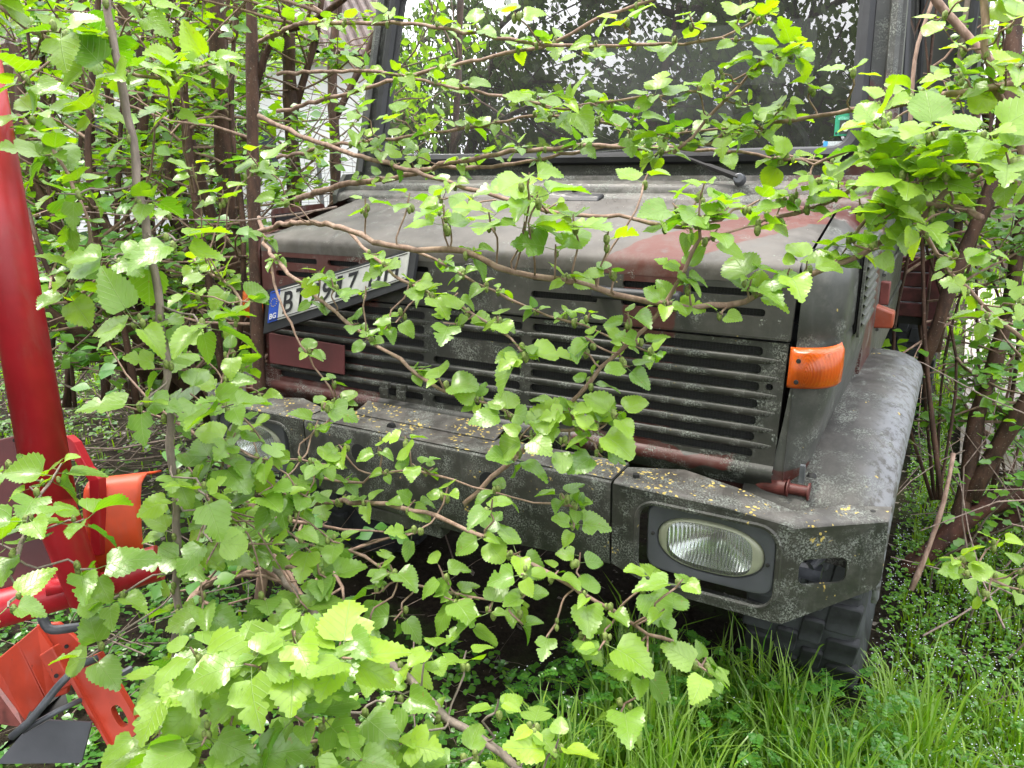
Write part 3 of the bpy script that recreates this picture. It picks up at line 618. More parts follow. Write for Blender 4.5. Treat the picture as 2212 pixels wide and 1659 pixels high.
# cab roof, back wall, floor, dashboard, seats
mb = MB(); mb.grid([[(x, y, 2.50+.03*(1-(x/.93)**2)-.04*max(0, (1.25-y))) for x in np.linspace(-.93, .93, 7)] for y in (1.08, 1.2, 1.6, 2.13)]); mb.grid([[(x, y, 2.47) for x in np.linspace(-.92, .92, 3)] for y in (1.1, 2.13)]); mb.build('roof', M['cab'], T)
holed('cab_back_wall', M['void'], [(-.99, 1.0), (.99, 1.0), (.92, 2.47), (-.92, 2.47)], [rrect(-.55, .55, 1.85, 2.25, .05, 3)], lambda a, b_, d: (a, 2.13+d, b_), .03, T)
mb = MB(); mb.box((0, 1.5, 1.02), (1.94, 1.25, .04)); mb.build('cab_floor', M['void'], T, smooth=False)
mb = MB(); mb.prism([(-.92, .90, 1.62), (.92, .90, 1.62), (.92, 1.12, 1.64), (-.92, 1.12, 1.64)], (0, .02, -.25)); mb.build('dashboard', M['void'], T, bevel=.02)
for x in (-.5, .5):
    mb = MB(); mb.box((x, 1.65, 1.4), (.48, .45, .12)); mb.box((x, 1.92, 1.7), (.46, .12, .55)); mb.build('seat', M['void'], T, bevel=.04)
sw = MB(); lp = [V((.5+.2*math.cos(a*math.pi/12), 1.30+.08*math.sin(a*math.pi/12), 1.68+.17*math.sin(a*math.pi/12))) for a in range(25)]; sw.tube(lp, .012, 6, cap=False); sw.tube([(.5, 1.3, 1.68), (.5, 1.1, 1.5)], .02, 6); sw.tube([(.3, 1.3, 1.68), (.7, 1.3, 1.68)], .01, 5); sw.build('steering_wheel', M['black'], T)
# bumper: straight middle beam and two angled ends with headlight openings
mb = MB()
def beam(x0, x1):
    pr = [(.128, .945), (.128, .953), (.010, .953), (.003, .950), (0, .943), (0, .735), (.006, .722), (.10, .722), (.10, .735)]
    mb.grid([[(x, y, z-.03*max(0, 1-abs(x)/.5)*(1 if z < .8 else 0)) for y, z in pr] for x in np.linspace(x0, x1, 8)])
beam(-.517, .517); bc = mb.build('bumper_middle', M['bumper'], T, auto=30)
mb = MB(); mb.grid([[(x, y, .9565-.0*y) for y in (.012, .06, .128)] for x in np.linspace(-.515, .515, 6)]); mb.build('bumper_top_face', M['bumptop'], bc, smooth=False)
mb = MB(); mb.prism([(-.40, .10, .962), (.12, .10, .962), (.12, .19, .985), (-.40, .19, .985)], (0, 0, -.006)); mb.build('step_plate', M['bumptop'], T, bevel=.003)
mb = MB(); mb.prism([(-.36, .01, .70), (-.02, .01, .70), (-.02, .01, .655), (-.33, .01, .655)], (0, .05, 0)); mb.build('lower_crossmember', M['bumper'], T, bevel=.004)
for x in (-.30, .16):                                        # round holes in the beam: dark discs painting the shade inside
    mb = MB(); mb.tube([(x, -.0015, .88), (x, .03, .88)], .030, 20); mb.build('tow_hole', M['void'], T)
mb = MB(); mb.tube([(-.22, .07, .958), (-.22, .055, .9585)], .012, 10); mb.build('top_hole', M['void'], T)
def fx(sx):
    def f(a, z, d):
        # unfold: a is distance along the bumper; bends back beyond .945
        if a <= .945: return (sx*a, d, z)
        t = a-.945; return (sx*(.945+t*.82-d*.57), t*.57+d*.82, z)
    return f
for sx in (1, -1):
    f = fx(sx)
    outer = [(.523, .728), (.56, .715), (.66, .685), (.93, .682), (.95, .683), (1.175, .762), (1.178, .80), (1.178, .930), (.96, .928), (.945, .935), (.80, .948), (.523, .951)]
    hole = rrect(.592, .925, .712, .918, .045, 5); slot = rrect(.978, 1.092, .782, .848, .019, 4)
    be = holed('bumper_end', M['bumper'], outer, [hole, slot], f, .006, T)
    # rounded rim of the headlight opening and the rolled top edge
    mb = MB(); lp = [V(f(a, z, .002)) for a, z in rrect(.588, .929, .708, .922, .049, 6)]; lp.append(lp[0]); mb.tube(lp, .007, 6, cap=False); mb.build('opening_rim', M['bumper'], be)
    top = [(.523, .951), (.66, .953), (.80, .948), (.945, .937), (1.05, .931), (1.178, .931)]; bk = [.10, .145, .11, .065, .10, .07]
    rows = [[], [], [], []]
    for (a, z), q in zip(top, bk):
        p0 = V(f(a, z, 0)); rows[0].append(p0+V((0, .0, -.010))); rows[1].append(p0+V((0, .004, 0))); rows[2].append(p0+V((-sx*.0, .014, .005))); rows[3].append(p0+V((0, q, .006)))
    mb = MB(); mb.grid(rows); mb.build('bumper_end_top', M['bumptop'], be, auto=0)
    mb = MB(); e0 = [V(f(1.178, z, 0)) for z in (.764, .93)]; mb.grid([[e0[0], e0[0]+V((-sx*.03, .07, 0))], [e0[1], e0[1]+V((-sx*.03, .07, .0))]]); mb.build('bumper_end_cap', M['bumper'], be, smooth=False)
    mb = MB(); mb.grid([[V(f(a, z, 0)), V(f(a, z, .0))+V((0, .06, .004))] for a, z in outer[:6]]); mb.build('bumper_lower_fold', M['bumper'], be, smooth=False)
    mb = MB(); mb.tube([(sx*.565, .05, .958), (sx*.565, .05, .966)], .009, 6); mb.tube([(sx*1.10, .16, .936), (sx*1.10, .16, .938)], .006, 8); mb.build('bolt_head', M['dark'], be)
    # headlight set back in the opening, behind its grey surround
    H = MB(); cx, cz = sx*.768, .832
    def oval(rx, rz, y, n=40, e=2.35):
        o_ = []
        for i in range(n):
            a = 2*math.pi*i/n; c_, s_ = math.cos(a), math.sin(a)
            o_.append((cx+rx*abs(c_)**(2/e)*(1 if c_ >= 0 else -1), y, cz+rz*abs(s_)**(2/e)*(1 if s_ >= 0 else -1)))
        return o_
    def sq(rx, rz, y, n=40, e=7): return oval(rx, rz, y, n, e)
    H.grid([sq(.156, .094, .03), sq(.156, .094, .012), sq(.151, .089, .004), sq(.145, .084, .003), oval(.131, .070, .008), oval(.128, .067, .016)], close=True)
    hl = H.build('headlight', M['bezel'], T, auto=35)
    mb = MB(); mb.grid([oval(.128, .067, .015), oval(.124, .065, .008), oval(.113, .0625, .004, e=2.8), oval(.103, .060, .003, e=3.2)], close=True); mb.build('masked_lens_edge', M['mask'], hl, auto=60)
    mb = MB(); rr_ = [oval(.104*k, .061*k, .004-.010*(1-k*k), e=3.2) for k in (1, .85, .65, .4, .15)]; mb.grid(rr_, close=True); mb.add(rr_[-1], [tuple(range(40))]); mb.build('headlight_lens', M['lens'], hl, auto=0)
    mb = MB(); rr_ = [oval(.105*k, .060*k, .02+.06*(1-k*k), e=3) for k in (1, .85, .65, .4, .2, .1)]; mb.grid(rr_, close=True); mb.add(rr_[-1], [tuple(range(40))]); mb.build('reflector', M['refl'], hl, auto=0)
    mb = MB(); mb.tube([(cx, .074, cz), (cx, .035, cz)], [.012, .010], 10); mb.build('bulb', M['steel'], hl)
    for dx in (-.138, .138):
        mb = MB(); mb.tube([(cx+dx, .004, cz-dx*.05*sx), (cx+dx, .000, cz-dx*.05*sx)], [.005, .004], 10); mb.build('screw', M['dark'], hl)
    mb = MB(); mb.tube([V(f(1.03, .80, .05)), V(f(1.06, .815, .06))], .012, 10); mb.box(V(f(1.02, .775, .08)), (.10, .03, .03)); mb.tube([V(f(.97, .85, .04)), V(f(1.09, .80, .07))], .010, 8); mb.build('lamp_bracket', M['rod'], be, smooth=False)
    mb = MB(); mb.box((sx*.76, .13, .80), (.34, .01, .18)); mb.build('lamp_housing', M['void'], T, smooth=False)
    # front fender over the wheel
    prof = [(.115, .80), (.125, .862), (.155, .910), (.205, .955), (.27, .998), (.36, 1.038), (.47, 1.068), (.60, 1.088), (.75, 1.096), (.90, 1.098), (1.06, 1.094), (1.085, 1.085), (1.09, 1.05)]
    rows = []
    for i, (y, z) in enumerate(prof):
        xo = 1.135+.012*min(1, y/.6); xi = .80
        t = .0
        row = [(sx*xi, y, z-.004)]
        for x, dz in ((.97, 0), (1.02, .004), (xo-.085, .002), (xo-.055, -.005), (xo-.030, -.016), (xo-.010, -.034), (xo, -.062)): row.append((sx*x, y+(.012 if dz < -.005 and y < .3 else 0), z+dz))
        row += [(sx*(xo-.004), y+.01, z-.078), (sx*(xo-.016), y+.01, z-.078)]
        rows.append(row)
    mb = MB(); mb.grid(rows); fd = mb.build('front_fender', M['fender'], T, auto=0)
    so_ = fd.modifiers.new('thickness', 'SOLIDIFY'); so_.thickness = .003
    mb = MB(); mb.grid([[(sx*x, y+.01, z-.03) for x in (.75, 1.06)] for y, z in prof[1:]]); mb.build('fender_liner', M['void'], fd)
    mb = MB(); mb.tube([(sx*.955, .20, .975), (sx*.955, .205, .985)], [.012, .009], 10); mb.build('fender_bolt', M['dark'], fd)
    # tilting-grille latch: red barrel with flanges, pin and split ring
    mb = MB(); mb.tube([(sx*.80, .215, .925), (sx*.86, .195, .935), (sx*.905, .185, .943)], [.018, .02, .02], 10)
    mb.tube([(sx*.905, .185, .943), (sx*.908, .185, .943), (sx*.909, .185, .943)], [.022, .022, .016], 14); mb.tube([(sx*.908, .185, .943), (sx*.955, .182, .945)], .0135, 14); mb.tube([(sx*.953, .182, .945), (sx*.957, .182, .945)], .022, 14)
    lt = mb.build('latch_barrel', M['redpart'], T, auto=40)
    mb = MB(); mb.box((sx*.935, .19, .985), (.012, .012, .045)); mb.tube([(sx*.915, .17, .915), (sx*.908, .165, .87)], .009, 8); mb.box((sx*.94, .165, .885), (.02, .018, .04)); mb.build('latch_lever', M['steel'], lt)
    mb = MB(); lp = [V((sx*(.965+.014*math.cos(a*math.pi/8)), .17+.01*math.sin(a*math.pi/8), .905+.014*math.sin(a*math.pi/8))) for a in range(17)]; mb.tube(lp, .002, 5, cap=False); mb.build('split_ring', M['redpart'], lt)
    for k in range(2):
        mb = MB(); mb.tube([(sx*(.80+.035*k), .26, .99), (sx*(.79+.035*k), .22, .92), (sx*(.77+.035*k), .2, .84)], .014, 8); mb.build('hose', M['rod'], T)
# wheels
def tyre_profile(Rr, wd):
    h = wd/2; return [(-h*.62, Rr-.26), (-h*.80, Rr-.24), (-h*.97, Rr-.17), (-h*1.0, Rr-.10), (-h*.96, Rr-.05), (-h*.88, Rr-.025), (-h*.5, Rr-.018), (0, Rr-.016), (h*.5, Rr-.018), (h*.88, Rr-.025), (h*.96, Rr-.05), (h*1.0, Rr-.10), (h*.97, Rr-.17), (h*.80, Rr-.24), (h*.62, Rr-.26)]
RW, WD = .535, .325
mb = MB(); pr = tyre_profile(RW, WD); N = 56
mb.grid([[(x, r*math.cos(2*math.pi*i/N), r*math.sin(2*math.pi*i/N)) for x, r in pr] for i in range(N+1)]); tyre_me = mb.build('tyre', M['rubber'], link=False, auto=0)
mb = MB(); mb.tube([(-.09, 0, 0), (-.08, 0, 0), (.06, 0, 0), (.1, 0, 0)], [.27, .25, .16, .1], 28); mb.tube([(.06, 0, 0), (.16, 0, 0)], [.10, .08], 16); rim_me = mb.build('rim', M['rod'], link=False)
blk = {}
for nm, (wx, wy) in {'a': (.086, .094), 'b': (.060, .090)}.items():
    mb = MB(); rr2 = []
    for q_, z_ in ((1.0, -.014), (1.0, .006), (.97, .011), (.88, .014)): rr2.append([(sx_*wx/2*q_+.006*sy_, sy_*wy/2*q_, z_) for sx_, sy_ in ((-1, -.85), (-.85, -1), (.85, -1), (1, -.85), (1, .85), (.85, 1), (-.85, 1), (-1, .85))])
    mb.grid(rr2, close=True); mb.add(rr2[-1], [tuple(range(8))]); blk[nm] = mb.build('tread_block', M['rubber'], link=False, auto=60)
def wheel(x, y, sx, detail):
    wh = empty('wheel', (x, y, RW)); wh.parent = T; wh.rotation_euler = (R.uniform(0, 6), 0, 0)
    ty = inst('tyre', tyre_me, wh); rm = inst('rim', rim_me, wh); rm.scale = (sx, 1, 1)
    nb = 27; items = []
    for i in range(nb):
        for c_, (xx, nm, off) in enumerate(((-.112, 'a', 0), (-.034, 'b', .5), (.034, 'b', 0), (.112, 'a', .5))):
            a = 2*math.pi*(i+off)/nb; rr_ = RW-.021-(.006 if nm == 'a' else 0)
            items.append((nm, Matrix.Translation((xx, rr_*math.cos(a), rr_*math.sin(a))) @ Matrix.Rotation(a, 4, 'X') @ Matrix.Rotation(math.radians(-90), 4, 'X')))
    if detail:
        for nm, mt_ in items:
            o_ = inst('tread_block', blk[nm], wh, mt_)
    else:
        b_ = MB()
        for nm, mt_ in items: b_.add([mt_ @ v.co for v in blk[nm].vertices], [tuple(p.vertices) for p in blk[nm].polygons])
        tag(b_.build('tread_blocks', M['rubber'], wh, smooth=False), kind='stuff')
for sx in (1, -1):
    wheel(sx*.938, .90, sx, sx == 1); wheel(sx*1.0, 3.95, sx, False)
# chassis, axle, bed with boards, tilt frame
mb = MB()
for sx in (1, -1): mb.box((sx*.38, 2.6, .78), (.08, 5.0, .16))
mb.box((0, .35, .76), (.9, .08, .14)); mb.tube([(-.9, .87, .53), (.9, .87, .53)], .07, 10); mb.tube([(-.9, 3.95, .53), (.9, 3.95, .53)], .07, 10); mb.box((0, .95, .80), (.7, .8, .35)); mb.build('chassis', M['dark'], T, smooth=False)
mb = MB(); mb.box((0, .34, .86), (1.6, .02, .22)); mb.build('radiator_guard', M['dark'], T, smooth=False)
bed = empty('cargo_bed', (0, 0, 0)); bed.parent = T
for k in range(4):
    mb = MB(); mb.box((0, 2.60, .93+.075*k), (2.26, .03, .068)); mb.build('board', M['wood'], bed, smooth=False, bevel=.004)
for x in (-1.13, -.4, .4, 1.115):
    mb = MB(); mb.box((x, 2.575, 1.03), (.06, .03, .34)); mb.build('board_bracket', M['wood'], bed, smooth=False, bevel=.004)
for k in range(4):
    mb = MB(); mb.box((1.15, 3.9, .93+.075*k), (.03, 2.55, .068)); mb.box((-1.15, 3.9, .93+.075*k), (.03, 2.55, .068)); mb.build('board', M['wood'], bed, smooth=False)
mb = MB(); mb.box((0, 3.9, .88), (2.3, 2.6, .05)); mb.build('bed_floor', M['dark'], bed, smooth=False)
mb = MB(); mb.grid([[(x, 2.62, z) for z in (1.24, 1.8, 2.3, 2.62)] for x in np.linspace(-1.16, 1.16, 9)]); mb.grid([[(sx_, y, z) for z in (1.24, 2.3, 2.62)] for sx_, y in ((1.16, 2.62), (1.17, 3.9), (1.16, 5.2))]); mb.grid([[(sx_, y, z) for z in (1.24, 2.3, 2.62)] for sx_, y in ((-1.16, 2.62), (-1.17, 3.9), (-1.16, 5.2))])
mb.grid([[(x, y, 2.62+.1*math.cos(x/1.16*math.pi/2)) for x in np.linspace(-1.16, 1.16, 9)] for y in (2.62, 5.2)]); mb.build('canvas_cover', M['canvas'], bed)
for sx in (1, -1):
    prof = [(3.30, .95), (3.38, 1.06), (3.5, 1.10), (4.4, 1.10), (4.55, 1.0)]
    mb = MB(); mb.grid([[(sx*x, y, z) for x in (.82, 1.12, 1.15)] for y, z in prof]); mb.build('rear_mudguard', M['fender'], T)
mb = MB(); mb.tube([(1.10, 2.52, 1.86), (1.10, 2.52, 2.2), (1.10, 2.52, 2.9)], .022, 14); mb.tube([(1.10, 2.52, 2.13), (1.10, 2.52, 2.15)], .030, 14); mb.build('exhaust_stack', M['pipe'], T)
mb = MB(); mb.tube([(1.02, 1.95, 2.50), (1.06, 1.45, 2.42), (1.08, 1.35, 2.2)], .014, 8); mb.build('mirror_arm', M['black'], T)
mb = MB(); mb.tube([(1.12, 2.50, 1.2), (1.12, 2.50, 2.6)], .02, 8); mb.build('tilt_post', M['black'], T)
mb = MB(); mb.tube([(1.0, 2.35, 1.40), (1.13, 2.45, 1.50), (1.16, 2.5, 1.50)], .018, 8); mb.build('grab_rail', M['black'], T)

# ------------------------------------------------------------------ red and orange farm implement, front left
I = empty('farm_implement', at(150, 1500, 1.7), label='red and orange farm implement with a thick red post standing at the left edge', cat='farm machine')
I.location.z = 0
Iinv = Matrix.Translation(-I.location)
def ibuild(mb, name, mat, **k):
    mb.v = [tuple(V(p)-I.location) for p in mb.v]; return mb.build(name, mat, I, **k)
p0 = at(91, 960, 1.5); mb = MB(); ptop = at(-118, -250, 1.46); pbot = at(112, 1080, 1.505); mb.tube([ptop, ptop.lerp(pbot, .5), pbot], .0435, 32); ibuild(mb, 'red_post', M['red'], auto=0)
mb = MB(); mb.tube([at(110, 1065, 1.503), at(113, 1085, 1.506), at(190, 1290, 1.6)], [.040, .039, .036], 28); ibuild(mb, 'lower_post', M['red'], auto=50)
a, b_ = at(-120, 1350, 1.62), at(345, 1215, 1.72); mb = MB(); mb.tube([a, a.lerp(b_, .5), b_], .040, 28); ibuild(mb, 'cross_tube', M['red'], auto=50)
mb = MB(); mb.tube([at(150, 1240, 1.61)+V((0, 0, .0)), at(158, 1268, 1.61)], [.046, .05], 24); ibuild(mb, 'weld_collar', M['red'], auto=0)
# dark red side plate left of the post
pts = [at(-60, 965, 1.62), at(45, 938, 1.62), at(62, 1110, 1.62), at(-60, 1130, 1.62)]; mb = MB(); mb.prism(pts, CF*.012); ibuild(mb, 'side_plate', M['maroon'], smooth=False, bevel=.002)
mb = MB(); mb.tube([at(32, 951, 1.615), at(32, 951, 1.61)], .004, 8); ibuild(mb, 'plate_hole', M['void'], smooth=False)
mb = MB(); mb.prism([at(-40, 1130, 1.66), at(230, 1120, 1.66), at(330, 1230, 1.70), at(-40, 1300, 1.66)], CF*.02); ibuild(mb, 'lower_plate', M['maroon'], smooth=False)
pts = [at(143, 940, 1.60), at(160, 955, 1.60), at(188, 1010, 1.60), at(214, 1035, 1.60), at(218, 1200, 1.63), at(196, 1200, 1.63), at(192, 1040, 1.60), at(140, 965, 1.6)]; mb = MB(); mb.prism(pts, CF*.03); ibuild(mb, 'red_flange', M['red'], smooth=False, bevel=.002)
# curved orange guard: rolled top edge
prof = [(0, 0, .06), (0, .004, .03), (0, 0, .012), (0, -.008, .002), (0, -.022, -.006), (0, -.034, -.018), (0, -.038, -.05), (0, -.034, -.11), (0, -.02, -.20)]
a, b_ = at(200, 1036, 1.66), at(322, 1022, 1.70); rows = []
for k in range(10):
    c = a.lerp(b_, k/9); rows.append([c-CF*(-p[2] if i < 3 else 0)*0+CD*(-p[2] if i >= 3 else 0)-CF*p[1]*(-1)*0+CF*(p[1]+(p[2] if i < 3 else 0)) for i, p in enumerate(prof)])
mb = MB(); mb.grid(rows); og = ibuild(mb, 'orange_guard', M['orange'], auto=0); mo_ = og.modifiers.new('thickness', 'SOLIDIFY'); mo_.thickness = .004
# lower orange frame: wide folded plate, stepped bracket and slotted arm
def z4(x, y): return (x*.4173*1.0, 1262+y*.4173)          # zoomed image coordinates of the lower corner -> image pixels
def zp(x, y, d): u, v = z4(x, y); return at(u, v, d)
mb = MB(); mb.prism([zp(90, 300, 1.78), zp(230, 590, 1.78), zp(130, 710, 1.80), zp(-30, 500, 1.80), zp(-30, 400, 1.80)], CF*.02); ibuild(mb, 'frame_plate', M['ored'], smooth=False, bevel=.003)
mb = MB(); mb.prism([zp(90, 300, 1.77), zp(190, 215, 1.82), zp(360, 480, 1.82), zp(345, 570, 1.80), zp(240, 600, 1.77)], CF*.015); ibuild(mb, 'folded_plate', M['ored'], smooth=False, bevel=.003)
mb = MB(); mb.prism([zp(200, 370, 1.76), zp(270, 325, 1.76), zp(375, 520, 1.76), zp(300, 560, 1.76)], CF*.03); ibuild(mb, 'stepped_bracket', M['ored'], smooth=False, bevel=.003)
mb = MB(); mb.prism([zp(185, 210, 1.84), zp(300, 200, 1.84), zp(425, 310, 1.84), zp(440, 430, 1.84), zp(370, 480, 1.84)], CF*.015); ibuild(mb, 'back_plate', M['ored'], smooth=False, bevel=.003)
for hx, hy in ((345, 322), (400, 347), (292, 474), (392, 352)):
    mb = MB(); mb.tube([zp(hx, hy, 1.752 if hx < 300 else 1.836), zp(hx, hy, 1.75 if hx < 300 else 1.834)], .005, 10); ibuild(mb, 'bolt_hole', M['void'], smooth=False)
ax, ay = (zp(620, 480, 1.74)-zp(560, 800, 1.74)), None
def armfn(a_, b2, d):
    o_ = zp(430, 420, 1.76); e1 = (zp(640, 800, 1.72)-o_); e2 = (zp(530, 470, 1.76)-zp(350, 555, 1.76)); return o_+e1*b2+e2*(a_-.5)+CF*d
holed('slotted_arm', M['ored'], [(0, -.05), (1, -.05), (1.02, .7), (1, 1), (.1, 1.08), (0, .6)], [rrect(.55, .84, .60, .88, .10, 4)], armfn, .02)
arm = bpy.data.objects['slotted_arm']; arm.parent = I; arm.matrix_local = Iinv
mb = MB(); mb.prism([armfn(.14, 0, -.012), armfn(.2, 0, -.012), armfn(.2, 1.03, -.012), armfn(.14, 1.03, -.012)], CF*.012); ibuild(mb, 'arm_rib', M['ored'], smooth=False)
mb = MB(); mb.tube([zp(60, 790, 1.66), zp(160, 705, 1.66), zp(300, 530, 1.67), zp(400, 425, 1.70), zp(500, 385, 1.74)], .0085, 12); ibuild(mb, 'steel_rod', M['rod'], auto=0)
mb = MB(); mb.tube([zp(120, 760, 1.67), zp(200, 712, 1.67), zp(300, 655, 1.68), zp(420, 600, 1.72)], .006, 10); ibuild(mb, 'steel_strap', M['rod'], auto=0)
mb = MB(); mb.tube(spline([zp(215, 160, 1.72), zp(238, 212, 1.72), zp(275, 236, 1.72), zp(380, 225, 1.74), zp(540, 205, 1.78)], .01), .0105, 12); ibuild(mb, 'bent_pipe', M['rod'], auto=0)
mb = MB(); mb.prism([zp(-20, 930, 1.70), zp(110, 780, 1.70), zp(250, 705, 1.70), zp(475, 715, 1.70), zp(420, 925, 1.70)], CF*.006); ibuild(mb, 'rubber_mudflap', M['bezel'], smooth=False)
mb = MB(); mb.prism([zp(-20, 880, 1.72), zp(120, 730, 1.72), zp(200, 560, 1.9), zp(330, 560, 1.9), zp(350, 640, 1.8)], CF*.006); ibuild(mb, 'dark_cover', M['dark'], smooth=False)
mb = MB(); mb.tube([zp(560, 505, 1.9), zp(680, 435, 1.95)], .008, 6); ibuild(mb, 'steel_bar', M['rod'])
mb = MB(); mb.prism([zp(690, 640, 1.9), zp(722, 620, 1.9), zp(724, 780, 1.9), zp(686, 790, 1.9)], CF*.02); ibuild(mb, 'tine', M['black'], smooth=False)
mb = MB(); mb.prism([zp(-40, 520, 1.95), zp(60, 560, 1.95), zp(120, 740, 1.9), zp(-40, 720, 1.95)], CF*.02); ibuild(mb, 'rusty_plate', M['redpart'], smooth=False)
# ------------------------------------------------------------------ leaves
def make_leaf(kind, fold, droop, ruffle, seed, petiole=.34, n=10):
    """serrated mulberry leaf, length 1 along +Y from the end of its stalk, face up +Z"""
    r = random.Random(seed); mb = MB()
    def hw(t):
        w_ = .46*math.sin(math.pi*min(1, t**.63*.985+.02))**.76*(1-.15*t)
        if kind == 'lobed':
            w_ *= 1.12-.66*math.exp(-((t-.50)/.06)**2)+.12*math.exp(-((t-.38)/.08)**2)
        if kind == 'notched': w_ *= 1-.0*t
        if kind == 'round': w_ = .52*math.sin(math.pi*min(1, t**.75))**.62
        return w_
    y0 = petiole
    def P(x, t, j=0):
        a = abs(x); base = -.16*(a/.45)*(1-t)**4*1.2
        z = fold*a*(1-.3*t)-droop*t*t+ruffle*math.sin(t*9+(2 if x > 0 else 0))*a*.9-.12*a*a
        return (x, y0+t+base, z)
    verts = []; uv = []; faces = []
    def av(x, t): verts.append(P(x, t)); uv.append((x+.5, t)); return len(verts)-1
    T_ = [i/n for i in range(n+1)]; mid = [av(0, t) for t in T_]
    for s in (-1, 1):
        skew = 1
        if kind == 'notched' and s == 1: skew = .62
        m_ = [av(s*hw(t)*.55*(1 if not (kind == 'notched' and s == 1 and .42 < t < .6) else .7), t) for t in T_]
        o_ = []
        for j in range(2*n+1):
            t = j/(2*n); k = hw(t)
            if kind == 'notched' and s == 1 and .42 < t < .58: k *= .55
            tooth = .034 if j % 2 else -.014
            o_.append(av(s*max(.004, k+tooth*(1 if .03 < t < .97 else 0)+r.uniform(-.008, .008)), min(1, t+(.022 if j % 2 else 0))))
        for i in range(n):
            q = (mid[i], m_[i], m_[i+1], mid[i+1]); faces.append(q if s == -1 else q[::-1])
            for tri in ((m_[i], o_[2*i], o_[2*i+1]), (m_[i], o_[2*i+1], m_[i+1]), (m_[i+1], o_[2*i+1], o_[2*i+2])): faces.append(tri if s == -1 else tri[::-1])
    nl = len(faces); nv = len(verts)
    mb.add(verts, faces); mb.m = 1; mb.tube([(0, 0, -.03), (0, y0*.5, -.035), (0, y0+.05, fold*0-.004)], [.014, .012, .010], 3, cap=False)
    me = mb.build('leaf', [M['leaf'], M['petiole']], link=False, auto=0, recalc=False)
    u_ = me.uv_layers.new(name='UVMap')
    for l in me.loops: u_.data[l.index].uv = uv[l.vertex_index] if l.vertex_index < nv else (.5, 0)
    return me
LEAVES = [make_leaf('ovate', .22, .16, .05, 1), make_leaf('ovate', .50, .28, .08, 2), make_leaf('ovate', .10, .32, .10, 3), make_leaf('ovate', .38, .08, .12, 4),
          make_leaf('lobed', .25, .18, .06, 5, n=10), make_leaf('notched', .28, .24, .08, 6), make_leaf('ovate', .75, .35, .05, 7), make_leaf('round', .18, .12, .08, 8), make_leaf('lobed', .42, .28, .08, 9, n=10), make_leaf('ovate', .30, -.12, .14, 12), make_leaf('notched', .5, .3, .12, 13), make_leaf('ovate', .05, .45, .16, 14), make_leaf('round', .42, .3, .12, 15), make_leaf('ovate', .62, .12, .14, 16, n=9)]
def leaf_matrix(p, d, nrm, s):
    wv = R.uniform(.80, 1.16); y = d.normalized(); x = y.cross(nrm)
    if x.length < 1e-3: x = y.orthogonal()
    x.normalize(); z = x.cross(y)
    x = x*wv
    return Matrix(((x.x*s, y.x*s, z.x*s, p.x), (x.y*s, y.y*s, z.y*s, p.y), (x.z*s, y.z*s, z.z*s, p.z), (0, 0, 0, 1)))
LIGHT = V((.12, -.30, 1)).normalized()
NL = [0]
LOBED = [4, 8, 5, 10]
def cluster(par, base, axis, k, size, rnd, young=.2, mb_twig=None, bud=None, spread=1.0, inv=None, hang=0.0):
    "a short shoot carrying k leaves"
    ax = axis.normalized(); Ls = size*rnd.uniform(.2, .6); tip = base+ax*Ls
    if mb_twig is not None: mb_twig.tube([base, base.lerp(tip, .5)+V((rnd.uniform(-.1, .1),)*3)*Ls*.3, tip], [.0022, .0018, .0013], 4, cap=False)
    az0 = rnd.uniform(0, 6.28); u_ = ax.orthogonal().normalized(); w_ = ax.cross(u_)
    for j in range(k):
        t = (j+.6)/k; s = size*rnd.uniform(.62, 1.1)*(1.0 if t < .75 else .72)
        az = az0+j*2.4+rnd.uniform(-.4, .4); out_ = u_*math.cos(az)+w_*math.sin(az)
        out_ = V((out_.x, out_.y, out_.z*.45)); d = (out_*(1.05*spread)+ax*.45*(t)+V((0, 0, rnd.uniform(-.28, .22)-hang))).normalized()
        nr = (LIGHT*1.0+V((rnd.gauss(0, .34), rnd.gauss(0, .34), 0))+d*(.25+hang*.8)).normalized()
        me = (LEAVES[rnd.choice(LOBED)] if size > .058 and rnd.random() < .35 else rnd.choice(LEAVES)) if s > .03 else LEAVES[rnd.choice((0, 1, 3, 6))]
        o = inst('leaf', me, par, inv @ leaf_matrix(base.lerp(tip, t), d, nr, s)); NL[0] += 1
        yv = min(1, max(0, young+.10+rnd.gauss(0, .20)+(.28 if t > .8 else 0))); o.color = (yv, 0, 0, 1)
    if bud is not None:
        for _ in range(rnd.choice((1, 2, 2, 3))):
            c = base+V((rnd.uniform(-1, 1), rnd.uniform(-1, 1), rnd.uniform(-.8, 1)))*size*.16
            q = rnd.uniform(.0035, .006); bud.tube([c+V((0, 0, -q*1.5)), c+V((0, 0, -q*.5)), c+V((0, 0, q)), c+V((q*.2, 0, q*1.7))], [q*.4, q, q*.9, q*.2], 5)
BR = []
